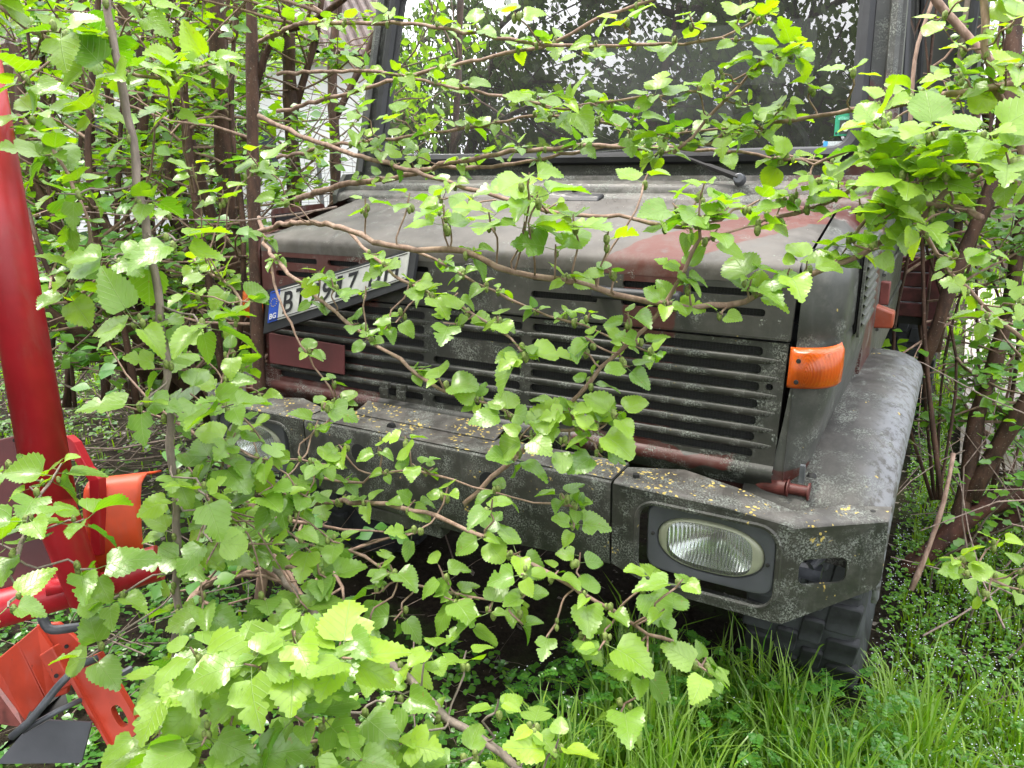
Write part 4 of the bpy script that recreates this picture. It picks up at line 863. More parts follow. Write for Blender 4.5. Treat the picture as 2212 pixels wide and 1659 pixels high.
def branch(label, pts, r0, r1, size, step=.055, k=(3, 5), young=.2, start=0.0, mat='barktwig', group=None, extra=(), seed=None, up=.55, hang=0.0, cat='branch', side=1.0, skip=(), name='mulberry_branch'):
    size *= {GA: .90, GB: .80, GC: .78}.get(group, 1); sc_ = {GA: .92, GB: .80, GC: .78}.get(group, 1); extra = [(e[0], e[1], e[2], e[3], (e[4] if len(e) > 4 else size/sc_)*sc_)+tuple(e[5:]) for e in extra]
    if group == GA: step *= 1.75; k = (3, 5); size *= .92; extra = [(e[0], e[1], e[2], e[3]-(1 if e[3] > 3 else 0))+tuple(e[4:]) for e in extra]
    rnd = random.Random(seed if seed is not None else hash(label) % 9999 if False else len(label)*131+len(BR)*17)
    P = spline([at(*p) for p in pts], .03); root = empty(name, tuple(P[0]), label=label, cat=cat, group=group); BR.append(root)
    inv = Matrix.Translation(-P[0]); N = len(P); mb = MB(); bud = MB()
    for i in range(1, N-1): P[i] = P[i]+V((rnd.gauss(0, 1), rnd.gauss(0, 1), rnd.gauss(0, 1)))*.0022
    mb.tube([inv @ p for p in P], [r0+(r1-r0)*i/(N-1)+(.0007 if i % 3 == 0 else 0) for i in range(N)], 7)
    tw = MB(); bd = MB(); acc = 0; nxt = rnd.uniform(.2, .8)*step; tot = sum((P[i+1]-P[i]).length for i in range(N-1)); dist = 0; sgn = 1
    for i in range(N-1):
        seg = (P[i+1]-P[i]).length
        while nxt < dist+seg:
            t = (nxt-dist)/seg; f = nxt/tot; nxt += step*rnd.uniform(.6, 1.5)
            if f < start or any(a <= f <= b for a, b in skip): continue
            c = P[i].lerp(P[i+1], t); tg = (P[i+1]-P[i]).normalized(); sd_ = tg.cross(V((0, 0, 1)))
            sd_ = sd_.normalized() if sd_.length > .1 else V((1, 0, 0)); sgn = -sgn; th = rnd.uniform(0, 6.28)
            perp = sd_*sgn*side+V((0, 0, 1))*up*rnd.uniform(.2, 1.6)
            if abs(tg.z) > .8: perp = V((math.cos(th), math.sin(th), .35))
            cluster(root, c, (perp+tg*.35), rnd.randint(*k), size, rnd, young, tw, bd, inv=inv, hang=hang)
        dist += seg
    cluster(root, P[-1], (P[-1]-P[-3]), k[1]+1, size, rnd, young+.1, tw, bd, inv=inv, hang=hang)
    for e in extra:                                     # leafy shoots placed where the photo shows them
        c = at(*e[:3]); kk = e[3]; sz = e[4] if len(e) > 4 else size
        near = min(P, key=lambda q: (q-c).length)
        if (near-c).length > .02: tw.tube(spline([near, near.lerp(c, .3)+V((rnd.gauss(0, .1), rnd.gauss(0, .1), -.05))*(near-c).length, near.lerp(c, .7)+V((rnd.gauss(0, .1), rnd.gauss(0, .1), .05))*(near-c).length, c], .03), .0018, 5)
        cluster(root, c, (c-near)+V((0, 0, .02)), kk, sz, rnd, (e[5] if len(e) > 5 else young), tw, bd, inv=inv, hang=hang)
    mb.v += []; base = len(mb.v)
    mb.add([inv @ V(p) for p in tw.v], tw.f); mb.mi = [0]*len(mb.f)
    mb.build('stem', M[mat], root, recalc=False, auto=0)
    if bd.v:
        bd.v = [tuple(inv @ V(p)) for p in bd.v]; tag(bd.build('flower_buds', M['bud'], root, auto=0, recalc=False), kind='stuff')
    return root
GA = 'leafy mulberry branches crossing in front of the truck'
GB = 'leafy mulberry shoots at the left edge'
GC = 'mulberry branches leaning in from the right'
# --- left side
branch('upright pale grey leafy mulberry stem running from the top edge down beside the red post', [(228, -60, 1.22), (250, 110, 1.23), (287, 300, 1.25), (318, 500, 1.28), (345, 660, 1.30), (362, 850, 1.33), (375, 1000, 1.36), (384, 1200, 1.42), (382, 1345, 1.46), (372, 1480, 1.5)], .0062, .0072, .074, .078, (2, 4), .12, mat='barkgrey', group=GB, hang=.12, side=1.2, extra=[(380, 520, 1.2, 4, .085), (250, 560, 1.2, 4, .08), (170, 420, 1.25, 4, .08), (430, 700, 1.22, 5, .08, .35), (300, 700, 1.2, 4, .09), (310, 870, 1.22, 4, .085), (480, 880, 1.25, 4, .085), (430, 1060, 1.25, 4, .08), (440, 1150, 1.3, 4, .085), (270, 1280, 1.3, 4, .085), (220, 1400, 1.3, 4, .085)])
branch('mulberry twig with large overlapping leaves hiding the foot of the red post', [(20, 1240, 1.15), (45, 1180, 1.16), (70, 1100, 1.2), (110, 1040, 1.24)], .0045, .002, .080, .05, (3, 4), .05, mat='barkgrey', group=GB, hang=.15, extra=[(160, 1130, 1.15, 4, .09), (60, 1130, 1.1, 3, .085), (170, 1230, 1.2, 4, .09), (20, 1300, 1.05, 3, .085), (30, 1010, 1.3, 3, .07)])
branch('mulberry spray with blue-green leaves hanging in the top left corner', [(-60, -40, 1.3), (60, 60, 1.3), (180, 110, 1.35), (330, 170, 1.45), (450, 140, 1.6)], .004, .002, .080, .055, (3, 5), .45, group=GB, extra=[(60, 170, 1.25, 5, .085), (130, 70, 1.2, 4, .09, .6), (300, 30, 1.3, 5, .08, .6), (200, 230, 1.3, 4, .08), (370, 230, 1.5, 4, .07, .6)])
branch('mulberry spray with leaves held flat beside the red post at mid height', [(40, 250, 1.5), (120, 330, 1.4), (170, 430, 1.35), (200, 520, 1.35), (150, 620, 1.4)], .004, .002, .074, .055, (3, 5), .15, group=GB, hang=.1)
branch('bright yellow-green mulberry shoot with big leaves in the lower left foreground', [(330, 1640, 1.12), (400, 1560, 1.08), (500, 1480, 1.02), (600, 1425, 1.0), (700, 1390, 1.02)], .005, .0025, .083, .045, (4, 5), .3, group=GB, hang=.22, extra=[(430, 1420, 1.0, 5, .09, .6), (560, 1440, .97, 6, .095, .5), (640, 1400, 1.0, 5, .09, .6), (730, 1420, 1.0, 5, .085, .6), (380, 1500, 1.05, 4, .085), (620, 1530, 1.0, 4, .08, .1), (450, 1580, 1.0, 5, .09, .2), (520, 1620, 1.0, 4, .08, .1)])
branch('low mulberry shoot with dull leaves along the bottom edge, left of the thick twig', [(300, 1700, 1.2), (420, 1650, 1.15), (560, 1640, 1.1), (700, 1600, 1.1), (840, 1640, 1.08)], .004, .002, .078, .05, (3, 5), .1, group=GB, hang=.2, extra=[(330, 1600, 1.1, 3, .08), (760, 1640, 1.0, 4, .075), (700, 1560, 1.05, 4, .075)])
branch('mulberry twig of rounded leaves in front of the left headlight', [(560, 1215, 2.0), (530, 1120, 1.8), (520, 1040, 1.6), (590, 990, 1.5), (680, 1000, 1.45)], .004, .0018, .058, .085, (2, 3), .08, group=GA, hang=.15, extra=[(590, 1050, 1.4, 5, .08), (680, 930, 1.5, 4, .065), (700, 880, 1.5, 4, .055), (480, 1000, 1.4, 4, .08), (450, 880, 1.35, 5, .09), (640, 1130, 1.4, 4, .065), (540, 930, 1.55, 3, .06), (470, 1130, 1.5, 4, .08)])
# --- across the front of the truck
branch('dense low mulberry shoot with overlapping leaves below the left headlight', [(575, 1210, 1.9), (540, 1180, 1.7), (500, 1130, 1.55), (470, 1060, 1.45), (500, 960, 1.4)], .0045, .002, .070, .050, (3, 5), .12, group=GB, hang=.15, extra=[(600, 1060, 1.4, 5, .075), (560, 990, 1.4, 5, .075), (640, 1060, 1.42, 4, .065, .3), (650, 1170, 1.45, 5, .070), (720, 1170, 1.45, 4, .065), (690, 1240, 1.42, 5, .070), (570, 1290, 1.4, 4, .075, .2), (650, 1300, 1.38, 5, .075, .1), (480, 1180, 1.42, 4, .075), (420, 1190, 1.4, 5, .08), (440, 1300, 1.35, 4, .075)])
branch('leafy mulberry spray filling the gap between the grey upright stem and the number plate', [(420, 560, 1.9), (470, 600, 1.75), (520, 650, 1.65), (500, 740, 1.6), (480, 820, 1.55)], .0038, .0018, .064, .055, (3, 4), .25, group=GB, hang=.05, extra=[(430, 640, 1.6, 4, .07, .3), (400, 760, 1.5, 4, .075, .3), (520, 800, 1.6, 4, .06), (560, 850, 1.6, 3, .055), (480, 440, 1.7, 5, .07, .3), (420, 380, 1.7, 5, .07, .5), (540, 380, 1.75, 4, .065, .3), (360, 460, 1.6, 4, .07, .4)])
branch('mulberry branch running level across the bumper middle and down past the right headlight', [(560, 1215, 2.1), (600, 1120, 1.9), (690, 1088, 1.7), (760, 1084, 1.55), (860, 1096, 1.45), (940, 1115, 1.4), (1010, 1145, 1.35), (1090, 1185, 1.32), (1190, 1240, 1.3), (1290, 1298, 1.28), (1370, 1350, 1.27), (1430, 1380, 1.26), (1490, 1405, 1.25), (1530, 1450, 1.25)], .0072, .0022, .052, .085, (2, 3), .12, start=.25, group=GA, hang=.22,
       extra=[(1130, 1240, 1.25, 4, .07, .2), (1110, 1200, 1.3, 3, .06), (1250, 1225, 1.3, 2, .055), (1260, 1290, 1.28, 3, .055), (1200, 1350, 1.26, 1, .06), (1265, 1375, 1.26, 3, .062), (1310, 1380, 1.24, 2, .068), (1390, 1270, 1.25, 4, .06, .3), (1460, 1270, 1.2, 4, .065, .45), (1420, 1330, 1.22, 4, .06), (1390, 1440, 1.24, 3, .055, .1), (1350, 1520, 1.22, 4, .070, .25), (1510, 1440, 1.2, 3, .06, .5), (900, 1150, 1.38, 3, .055), (1060, 1110, 1.3, 4, .06), (960, 1080, 1.4, 3, .05)])
branch('thick pale mulberry twig slanting down to the bottom edge, left of the grass', [(575, 1190, 2.1), (610, 1250, 1.8), (690, 1335, 1.5), (790, 1400, 1.35), (860, 1447, 1.28), (935, 1520, 1.22), (1010, 1575, 1.18), (1080, 1625, 1.15), (1170, 1700, 1.12)], .0078, .0062, .052, .10, (2, 3), .25, start=.32, mat='barkgrey', group=GA, hang=.15,
       extra=[(930, 1420, 1.22, 3, .055, .3), (1000, 1440, 1.2, 3, .05, .55), (820, 1470, 1.22, 4, .065, .35), (870, 1500, 1.2, 3, .065, .3), (1070, 1540, 1.12, 4, .055, .4), (1150, 1580, 1.1, 4, .062, .5), (1200, 1620, 1.08, 4, .06, .5), (1010, 1640, 1.08, 4, .07, .35), (890, 1600, 1.1, 4, .07, .3), (780, 1540, 1.12, 4, .065, .2), (950, 1560, 1.2, 2, .05)])
branch('mulberry branch low over the dark ground, below the bumper middle', [(575, 1190, 2.1), (640, 1230, 1.8), (720, 1190, 1.55), (800, 1210, 1.45), (860, 1255, 1.4), (940, 1270, 1.38), (1020, 1290, 1.35), (1100, 1300, 1.33)], .005, .002, .050, .085, (2, 3), .08, start=.35, group=GA, hang=.28,
       extra=[(820, 1280, 1.4, 3, .065), (870, 1320, 1.38, 3, .06), (800, 1340, 1.38, 3, .055), (850, 1240, 1.4, 4, .055), (960, 1250, 1.36, 4, .055), (990, 1300, 1.34, 4, .06), (1060, 1320, 1.32, 3, .06), (1120, 1340, 1.3, 2, .055), (1130, 1290, 1.3, 2, .05), (1010, 1340, 1.33, 2, .06)])
branch('mulberry branch falling past the number plate towards the leaf clump on the bumper', [(560, 470, 2.3), (580, 540, 2.05), (650, 615, 1.85), (735, 682, 1.7), (800, 735, 1.6), (860, 775, 1.52), (925, 825, 1.47), (1000, 858, 1.42), (1080, 880, 1.38), (1150, 915, 1.35), (1230, 930, 1.33), (1300, 905, 1.32)], .0062, .0024, .050, .085, (2, 3), .1, start=.12, group=GA, hang=.12,
       extra=[(720, 630, 1.7, 4, .062, .05), (690, 600, 1.75, 3, .05, .3), (790, 640, 1.6, 4, .058), (960, 840, 1.42, 4, .055, .15), (1100, 900, 1.33, 5, .055, .3), (1150, 945, 1.3, 5, .062, .35), (1190, 900, 1.32, 5, .05, .4), (1240, 905, 1.3, 5, .055, .5), (1290, 930, 1.28, 5, .058, .55), (1330, 900, 1.26, 4, .06, .65), (1290, 975, 1.28, 2, .062, .3), (1120, 985, 1.33, 3, .055, .1), (1220, 960, 1.3, 4, .055, .3)])
branch('thin straight mulberry shoot slanting up across the grille slats to the hood', [(1003, 1088, 1.42), (1065, 1032, 1.4), (1130, 975, 1.37), (1225, 880, 1.33), (1300, 800, 1.3), (1370, 728, 1.27), (1420, 672, 1.25), (1462, 615, 1.23), (1495, 545, 1.2), (1510, 480, 1.18)], .0046, .0026, .048, .10, (2, 3), .2, start=.35, group=GA, skip=((.52, .62),),
       extra=[(1285, 745, 1.28, 3, .05, .15), (1350, 790, 1.26, 3, .055, .15), (1360, 700, 1.26, 3, .05, .1), (1380, 745, 1.25, 2, .045, .1), (1440, 660, 1.22, 3, .045, .3), (1510, 480, 1.18, 5, .062, .3), (1470, 460, 1.2, 4, .06, .35), (1550, 470, 1.18, 4, .06, .3), (1610, 450, 1.2, 4, .062, .45), (1640, 490, 1.2, 3, .06, .4), (1530, 520, 1.18, 3, .055, .1), (1260, 760, 1.3, 2, .05)])
branch('arching mulberry branch crossing the hood nose in front of the black handle', [(560, 500, 2.2), (640, 480, 1.9), (737, 492, 1.65), (817, 525, 1.5), (904, 540, 1.42), (1004, 545, 1.36), (1110, 590, 1.32), (1200, 603, 1.3), (1290, 622, 1.28), (1370, 650, 1.26), (1450, 661, 1.25), (1530, 660, 1.24), (1610, 653, 1.23), (1690, 618, 1.22), (1780, 583, 1.2), (1860, 550, 1.18), (1950, 495, 1.15), (2040, 420, 1.12), (2130, 360, 1.1)], .0066, .0044, .052, .105, (2, 4), .3, start=.1, group=GA, skip=((.10, .34), (.36, .52),),
       extra=[(960, 470, 1.35, 5, .062, .3), (1060, 490, 1.28, 5, .075, .25), (1130, 500, 1.25, 5, .075, .3), (1160, 440, 1.22, 5, .072, .35), (1240, 500, 1.22, 4, .07, .4), (1200, 550, 1.25, 4, .065, .1), (1310, 530, 1.2, 2, .075, .75), (1140, 400, 1.2, 3, .075, .7), (1390, 400, 1.3, 3, .05, .5), (620, 440, 1.7, 5, .07, .1), (560, 360, 1.75, 4, .075, .1), (790, 455, 1.5, 4, .052, .15), (880, 448, 1.45, 4, .052, .25), (1320, 595, 1.25, 3, .04, .2), (1490, 625, 1.22, 2, .04, .3), (1620, 620, 1.2, 4, .055, .3), (1700, 600, 1.18, 4, .055, .4), (1740, 590, 1.18, 3, .055, .4), (1560, 680, 1.22, 2, .04, .2), (960, 500, 1.35, 3, .06)])
branch('short mulberry shoot of bright leaves hanging in front of the middle grille slats', [(740, 490, 1.85), (830, 575, 1.6), (900, 620, 1.5), (960, 650, 1.42), (1030, 680, 1.38), (1090, 720, 1.35), (1120, 750, 1.33)], .004, .002, .050, .045, (2, 4), .35, start=.3, group=GA, hang=.2, extra=[(1130, 770, 1.3, 3, .068, .5), (1080, 700, 1.33, 4, .058, .4), (990, 700, 1.38, 4, .055, .3), (930, 640, 1.42, 4, .055, .35), (870, 680, 1.48, 4, .052, .1), (840, 700, 1.5, 3, .05, .05)])
branch('thin mulberry twig with small leaves sloping over the upper grille rows', [(904, 545, 1.5), (1000, 590, 1.46), (1100, 645, 1.42), (1190, 680, 1.4), (1260, 705, 1.38), (1330, 735, 1.36), (1400, 760, 1.35)], .0028, .0014, .038, .055, (2, 3), .1, start=.1, group=GA, extra=[(1220, 690, 1.4, 3, .042), (1270, 690, 1.38, 3, .042), (1050, 620, 1.43, 2, .04)])
branch('bare-looking thin twig dropping past the maroon plate below the number plate', [(585, 560, 2.0), (600, 640, 1.95), (640, 720, 1.9), (680, 790, 1.88), (725, 865, 1.86)], .0035, .0018, .048, .11, (2, 3), .05, start=.3, group=GA, extra=[(665, 765, 1.85, 3, .05), (720, 830, 1.8, 3, .045)])
branch('mulberry branch with small sprays along the upper bumper face, left of the joint', [(690, 1030, 1.6), (760, 1040, 1.55), (830, 1020, 1.5), (900, 1015, 1.46), (980, 1040, 1.42), (1060, 1060, 1.4), (1150, 1085, 1.38), (1240, 1095, 1.36)], .0028, .0014, .042, .075, (2, 3), .1, group=GA, hang=.15, extra=[(1240, 1130, 1.34, 3, .05, .05), (1220, 1080, 1.35, 3, .05), (820, 980, 1.48, 3, .05), (740, 970, 1.5, 4, .06, .2), (880, 960, 1.45, 3, .05, .4), (900, 1010, 1.42, 4, .06, .05)])
# --- in front of the windscreen
branch('uppermost mulberry branch crossing the windscreen, bent down on the left', [(560, 90, 2.2), (640, 55, 2.0), (737, 50, 1.85), (870, 52, 1.75), (1004, 68, 1.65), (1104, 87, 1.6), (1204, 98, 1.55), (1337, 100, 1.5), (1474, 95, 1.45), (1560, 80, 1.42), (1640, 40, 1.4)], .0058, .0022, .055, .060, (3, 4), .45, group=GA, extra=[(1500, 60, 1.4, 4, .06, .5), (1600, 20, 1.38, 4, .06, .6), (1590, 90, 1.38, 4, .06, .6), (1350, 60, 1.45, 4, .06, .5), (1120, 40, 1.5, 3, .055, .5), (1260, 120, 1.5, 3, .055, .3)])
branch('second mulberry branch crossing the windscreen, sagging to its middle', [(600, 160, 2.2), (737, 153, 2.0), (820, 155, 1.9), (937, 180, 1.8), (1054, 203, 1.7), (1137, 218, 1.65), (1220, 237, 1.6), (1290, 225, 1.56), (1380, 208, 1.52), (1474, 197, 1.5), (1550, 190, 1.48), (1640, 145, 1.45), (1700, 115, 1.42)], .0050, .0018, .056, .065, (3, 5), .4, start=.2, group=GA, extra=[(1170, 220, 1.55, 5, .062, .5), (1240, 230, 1.5, 5, .062, .5), (1370, 250, 1.5, 4, .055, .2), (1440, 230, 1.5, 4, .05, .2), (1640, 140, 1.42, 4, .055, .6), (1690, 130, 1.4, 3, .06, .7)])
branch('mulberry branch rising across the upper left windscreen to the top edge', [(600, 240, 2.3), (737, 207, 2.1), (837, 177, 2.0), (937, 150, 1.9), (1037, 130, 1.8), (1120, 110, 1.75), (1204, 93, 1.7), (1304, 37, 1.65), (1404, 3, 1.6), (1480, -40, 1.55)], .0060, .0030, .050, .085, (3, 4), .4, start=.15, group=GA)
branch('mulberry branch low over the windscreen left corner with dense small leaves', [(600, 340, 2.3), (737, 313, 2.05), (870, 297, 1.9), (1020, 275, 1.8), (1170, 250, 1.7), (1290, 262, 1.62), (1400, 290, 1.58), (1500, 280, 1.54), (1590, 277, 1.5)], .0052, .0020, .052, .048, (3, 5), .3, start=.1, group=GA, extra=[(780, 250, 1.85, 4, .06, .3), (860, 260, 1.8, 5, .06, .3), (960, 260, 1.75, 5, .055, .3), (1360, 290, 1.55, 4, .05), (1440, 300, 1.5, 4, .05)])
branch('thick brown mulberry branch lying along the windscreen foot over the wiper', [(640, 430, 2.4), (737, 402, 2.2), (854, 383, 2.05), (950, 358, 1.95), (1020, 343, 1.9), (1104, 330, 1.85), (1204, 320, 1.8), (1270, 313, 1.77), (1380, 318, 1.72), (1474, 323, 1.68), (1600, 330, 1.64), (1700, 340, 1.6), (1790, 352, 1.58)], .0095, .0026, .048, .070, (3, 4), .25, start=.12, group=GA, extra=[(830, 330, 1.9, 5, .055), (900, 340, 1.9, 4, .05), (780, 290, 1.9, 4, .055)])
branch('mulberry branch running beside the windscreen foot branch, ending at its middle', [(950, 358, 2.0), (1037, 363, 1.92), (1137, 350, 1.86), (1237, 333, 1.8), (1310, 318, 1.78), (1370, 312, 1.76)], .0058, .0028, .038, .10, (2, 3), .25, group=GA)
branch('long smooth mulberry branch sloping over the hood top', [(560, 250, 2.3), (640, 290, 2.15), (737, 323, 2.0), (837, 353, 1.85), (937, 383, 1.75), (1020, 410, 1.65), (1097, 430, 1.58), (1180, 455, 1.5), (1260, 466, 1.45), (1340, 470, 1.42), (1410, 478, 1.38), (1480, 492, 1.33)], .0072, .0032, .055, .16, (3, 4), .35, start=.3, group=GA, extra=[(1510, 430, 1.3, 4, .055, .4), (1560, 440, 1.28, 3, .055, .3), (1130, 420, 1.4, 4, .065, .6), (1020, 440, 1.5, 4, .062, .3), (960, 430, 1.55, 4, .058, .3)])
branch('forked mulberry twig in front of the windscreen right half with upright leaf tufts', [(1455, 330, 1.5), (1530, 255, 1.48), (1598, 182, 1.45), (1641, 143, 1.43), (1708, 117, 1.42)], .0034, .0016, .052, .05, (3, 4), .45, group=GC, extra=[(1510, 200, 1.45, 3, .05, .5), (1600, 230, 1.45, 4, .05, .3), (1560, 160, 1.42, 3, .05, .5)])
# --- right side
branch('mulberry branch reaching in from the right above the green sticker', [(2230, 170, 1.15), (2118, 193, 1.2), (2041, 208, 1.26), (1968, 223, 1.32), (1875, 235, 1.38), (1808, 243, 1.42), (1708, 257, 1.46), (1600, 285, 1.5), (1500, 315, 1.54), (1420, 335, 1.58)], .0060, .0020, .056, .055, (3, 4), .55, group=GC, skip=((.40, .60),), extra=[(1930, 260, 1.2, 5, .065, .6), (1990, 210, 1.25, 5, .06, .6), (2080, 170, 1.2, 4, .06, .6), (1840, 165, 1.35, 3, .062, .7), (1750, 200, 1.4, 3, .055, .5), (1690, 240, 1.42, 4, .055, .4), (1640, 290, 1.45, 4, .05, .3), (1570, 290, 1.45, 4, .05, .2)])
branch('mulberry twig with dense leaf tufts hiding the foot of the right windscreen pillar', [(2200, 400, 1.1), (2100, 350, 1.15), (2010, 330, 1.2), (1920, 310, 1.24), (1850, 320, 1.3), (1760, 350, 1.35), (1690, 345, 1.4)], .0050, .0020, .062, .050, (3, 5), .55, group=GC, skip=((.58, .82),), extra=[(1930, 290, 1.18, 5, .068, .55), (1900, 280, 1.15, 5, .07, .6), (1950, 350, 1.15, 6, .075, .4), (1880, 330, 1.2, 5, .065, .4), (2020, 300, 1.12, 5, .07, .6), (2080, 330, 1.1, 5, .075, .6), (2000, 390, 1.12, 5, .07, .6), (1750, 385, 1.35, 2, .05, .1), (2140, 300, 1.05, 5, .075, .6), (2180, 360, 1.05, 4, .075, .5)])
branch('thin mulberry twig crossing the right hood edge at the dark panel gap', [(1640, 480, 1.36), (1675, 467, 1.35), (1775, 448, 1.32), (1841, 407, 1.29), (1891, 373, 1.26), (1950, 330, 1.22)], .0034, .0028, .050, .05, (3, 4), .4, group=GC, extra=[(1690, 440, 1.34, 3, .055, .3), (1720, 425, 1.33, 3, .05, .3), (1770, 400, 1.3, 4, .055, .45), (1810, 420, 1.3, 3, .05, .3)])
branch('mulberry shoot with bright leaves beside the side vent at the right', [(2120, 470, 1.05), (2060, 440, 1.1), (1990, 440, 1.13), (1930, 430, 1.16), (1870, 470, 1.18), (1840, 520, 1.2)], .0042, .0020, .064, .042, (3, 4), .55, group=GC, extra=[(1900, 480, 1.14, 4, .07, .6), (1860, 450, 1.16, 4, .065, .6), (1880, 540, 1.16, 4, .06, .4), (2000, 480, 1.1, 4, .07, .6), (1960, 390, 1.12, 5, .07, .6), (2040, 380, 1.08, 5, .07, .6)])
branch('long drooping mulberry twig running down the right edge from the top', [(2112, -60, 1.2), (2121, 0, 1.2), (2128, 100, 1.2), (2151, 190, 1.2), (2191, 283, 1.2), (2222, 380, 1.2)], .0058, .0048, .058, .05, (3, 4), .65, group=GC, extra=[(2050, 30, 1.25, 3, .06, .7), (2090, 110, 1.2, 3, .06, .8), (2180, 60, 1.15, 4, .06, .7), (2200, 150, 1.1, 4, .065, .6)])
branch('mulberry twig trailing down at the right past the fender to the edge', [(1920, 330, 1.3), (1951, 433, 1.35), (1995, 493, 1.38), (2025, 550, 1.4), (2090, 620, 1.4), (2160, 690, 1.4), (2230, 750, 1.4)], .0040, .0032, .050, .07, (3, 4), .5, group=GC, extra=[(2060, 560, 1.35, 3, .055, .5), (2120, 560, 1.35, 4, .055, .4), (2130, 690, 1.35, 4, .058, .7), (2200, 660, 1.3, 3, .06, .6), (1960, 440, 1.3, 4, .055, .5)])
branch('small twig of yellow-green leaves at the lower right edge over the weeds', [(2240, 1290, 1.5), (2180, 1270, 1.5), (2110, 1235, 1.5), (2075, 1215, 1.5)], .0030, .0018, .052, .06, (2, 3), .65, group=GC, extra=[(2080, 1240, 1.48, 3, .055, .6), (2150, 1180, 1.5, 3, .05, .7), (2130, 1290, 1.48, 2, .05, .6), (2210, 1230, 1.45, 2, .055, .6)])
# stiff bare branches at the top right
for lab, pts, r0, r1 in (('stout bare brown branch crossing the top right corner', [(1990, -60, 1.9), (2025, 5, 1.9), (2058, 42, 1.9), (2121, 112, 1.88), (2150, 140, 1.86)], .011, .009),
                         ('slender bare branch rising beside the cab door window', [(1965, 290, 2.0), (1972, 170, 2.0), (1983, 95, 2.0), (2012, 10, 2.0), (2030, -60, 2.0)], .0055, .0045)):
    P = spline([at(*p) for p in pts], .04); o_ = MB(); o_.tube([p-P[0] for p in P], [r0+(r1-r0)*i/(len(P)-1) for i in range(len(P))], 8)
    ob = tag(o_.build('bare_branch', M['barktwig'], auto=0), lab, 'branch'); ob.location = P[0]
# ------------------------------------------------------------------ hedge of coppiced mulberry behind, left and right
def leaf_cloud_data(): return [(0, 0, 0), (.30, .22, .05), (.42, .48, .03), (.27, .74, -.02), (0, 1, -.14), (-.27, .74, -.02), (-.42, .48, .03), (-.30, .22, .05), (0, .5, -.04), (.36, .36, .04), (-.36, .36, .04)]
LC = np.array(leaf_cloud_data()); LF = [(0, 9, 8), (9, 2, 8), (2, 3, 8), (3, 4, 8), (4, 5, 8), (5, 6, 8), (6, 10, 8), (10, 0, 8)]
def crown(name, items, parent, mat='leafs', origin=V((0, 0, 0)), lobed=False):
    "items: (pos, dir, normal, size, young)"
    n = len(items); base = LC.copy()
    if lobed: base[[1, 7]] *= 1.15; base[[2, 6], 0] *= .62; base[[3, 5]] *= 1.18
    VV = np.empty((n, 11, 3)); tint = np.empty((n, 11, 4))
    for i, (p, d, nr, s, yg) in enumerate(items):
        mt_ = leaf_matrix(p-origin, d, nr, s); A = np.array(mt_); VV[i] = base @ A[:3, :3].T+A[:3, 3]; tint[i] = (yg, R.random(), 0, 1)
    me = bpy.data.meshes.new(name); F = np.array(LF)
    FF = (F[None]+11*np.arange(n)[:, None, None]).reshape(-1, 3)
    me.vertices.add(n*11); me.vertices.foreach_set('co', VV.reshape(-1)); me.loops.add(FF.size); me.loops.foreach_set('vertex_index', FF.reshape(-1))
    me.polygons.add(len(FF)); me.polygons.foreach_set('loop_start', np.arange(0, FF.size, 3)); me.update(calc_edges=True)
    me.materials.append(M[mat]); a = me.color_attributes.new('tint', 'FLOAT_COLOR', 'POINT'); a.data.foreach_set('color', tint.reshape(-1))
    me.polygons.foreach_set('use_smooth', [True]*len(FF))
    return tag(inst(name, me, parent), kind='stuff')
def shrub_leaves(segs, n, size, young, rnd, off=.05):
    it = []
    ln = [(b-a).length for a, b in segs]; cum = np.cumsum(ln)/sum(ln)
    while len(it) < n:
        a, b = segs[int(np.searchsorted(cum, rnd.random()))]; c = a.lerp(b, rnd.random())
        for _ in range(rnd.choice((2, 3, 4))):
            az = rnd.uniform(0, 6.28); d = V((math.cos(az), math.sin(az), rnd.uniform(-.5, .35))).normalized()
            nr = (LIGHT+V((rnd.gauss(0, .4), rnd.gauss(0, .4), 0))).normalized()
            p = c+d*rnd.uniform(.2, 1)*off+V((0, 0, rnd.uniform(0, off)))
            it.append((p, d, nr, size*rnd.uniform(.6, 1.15), min(1, max(0, young+rnd.gauss(0, .2)))))
    return it
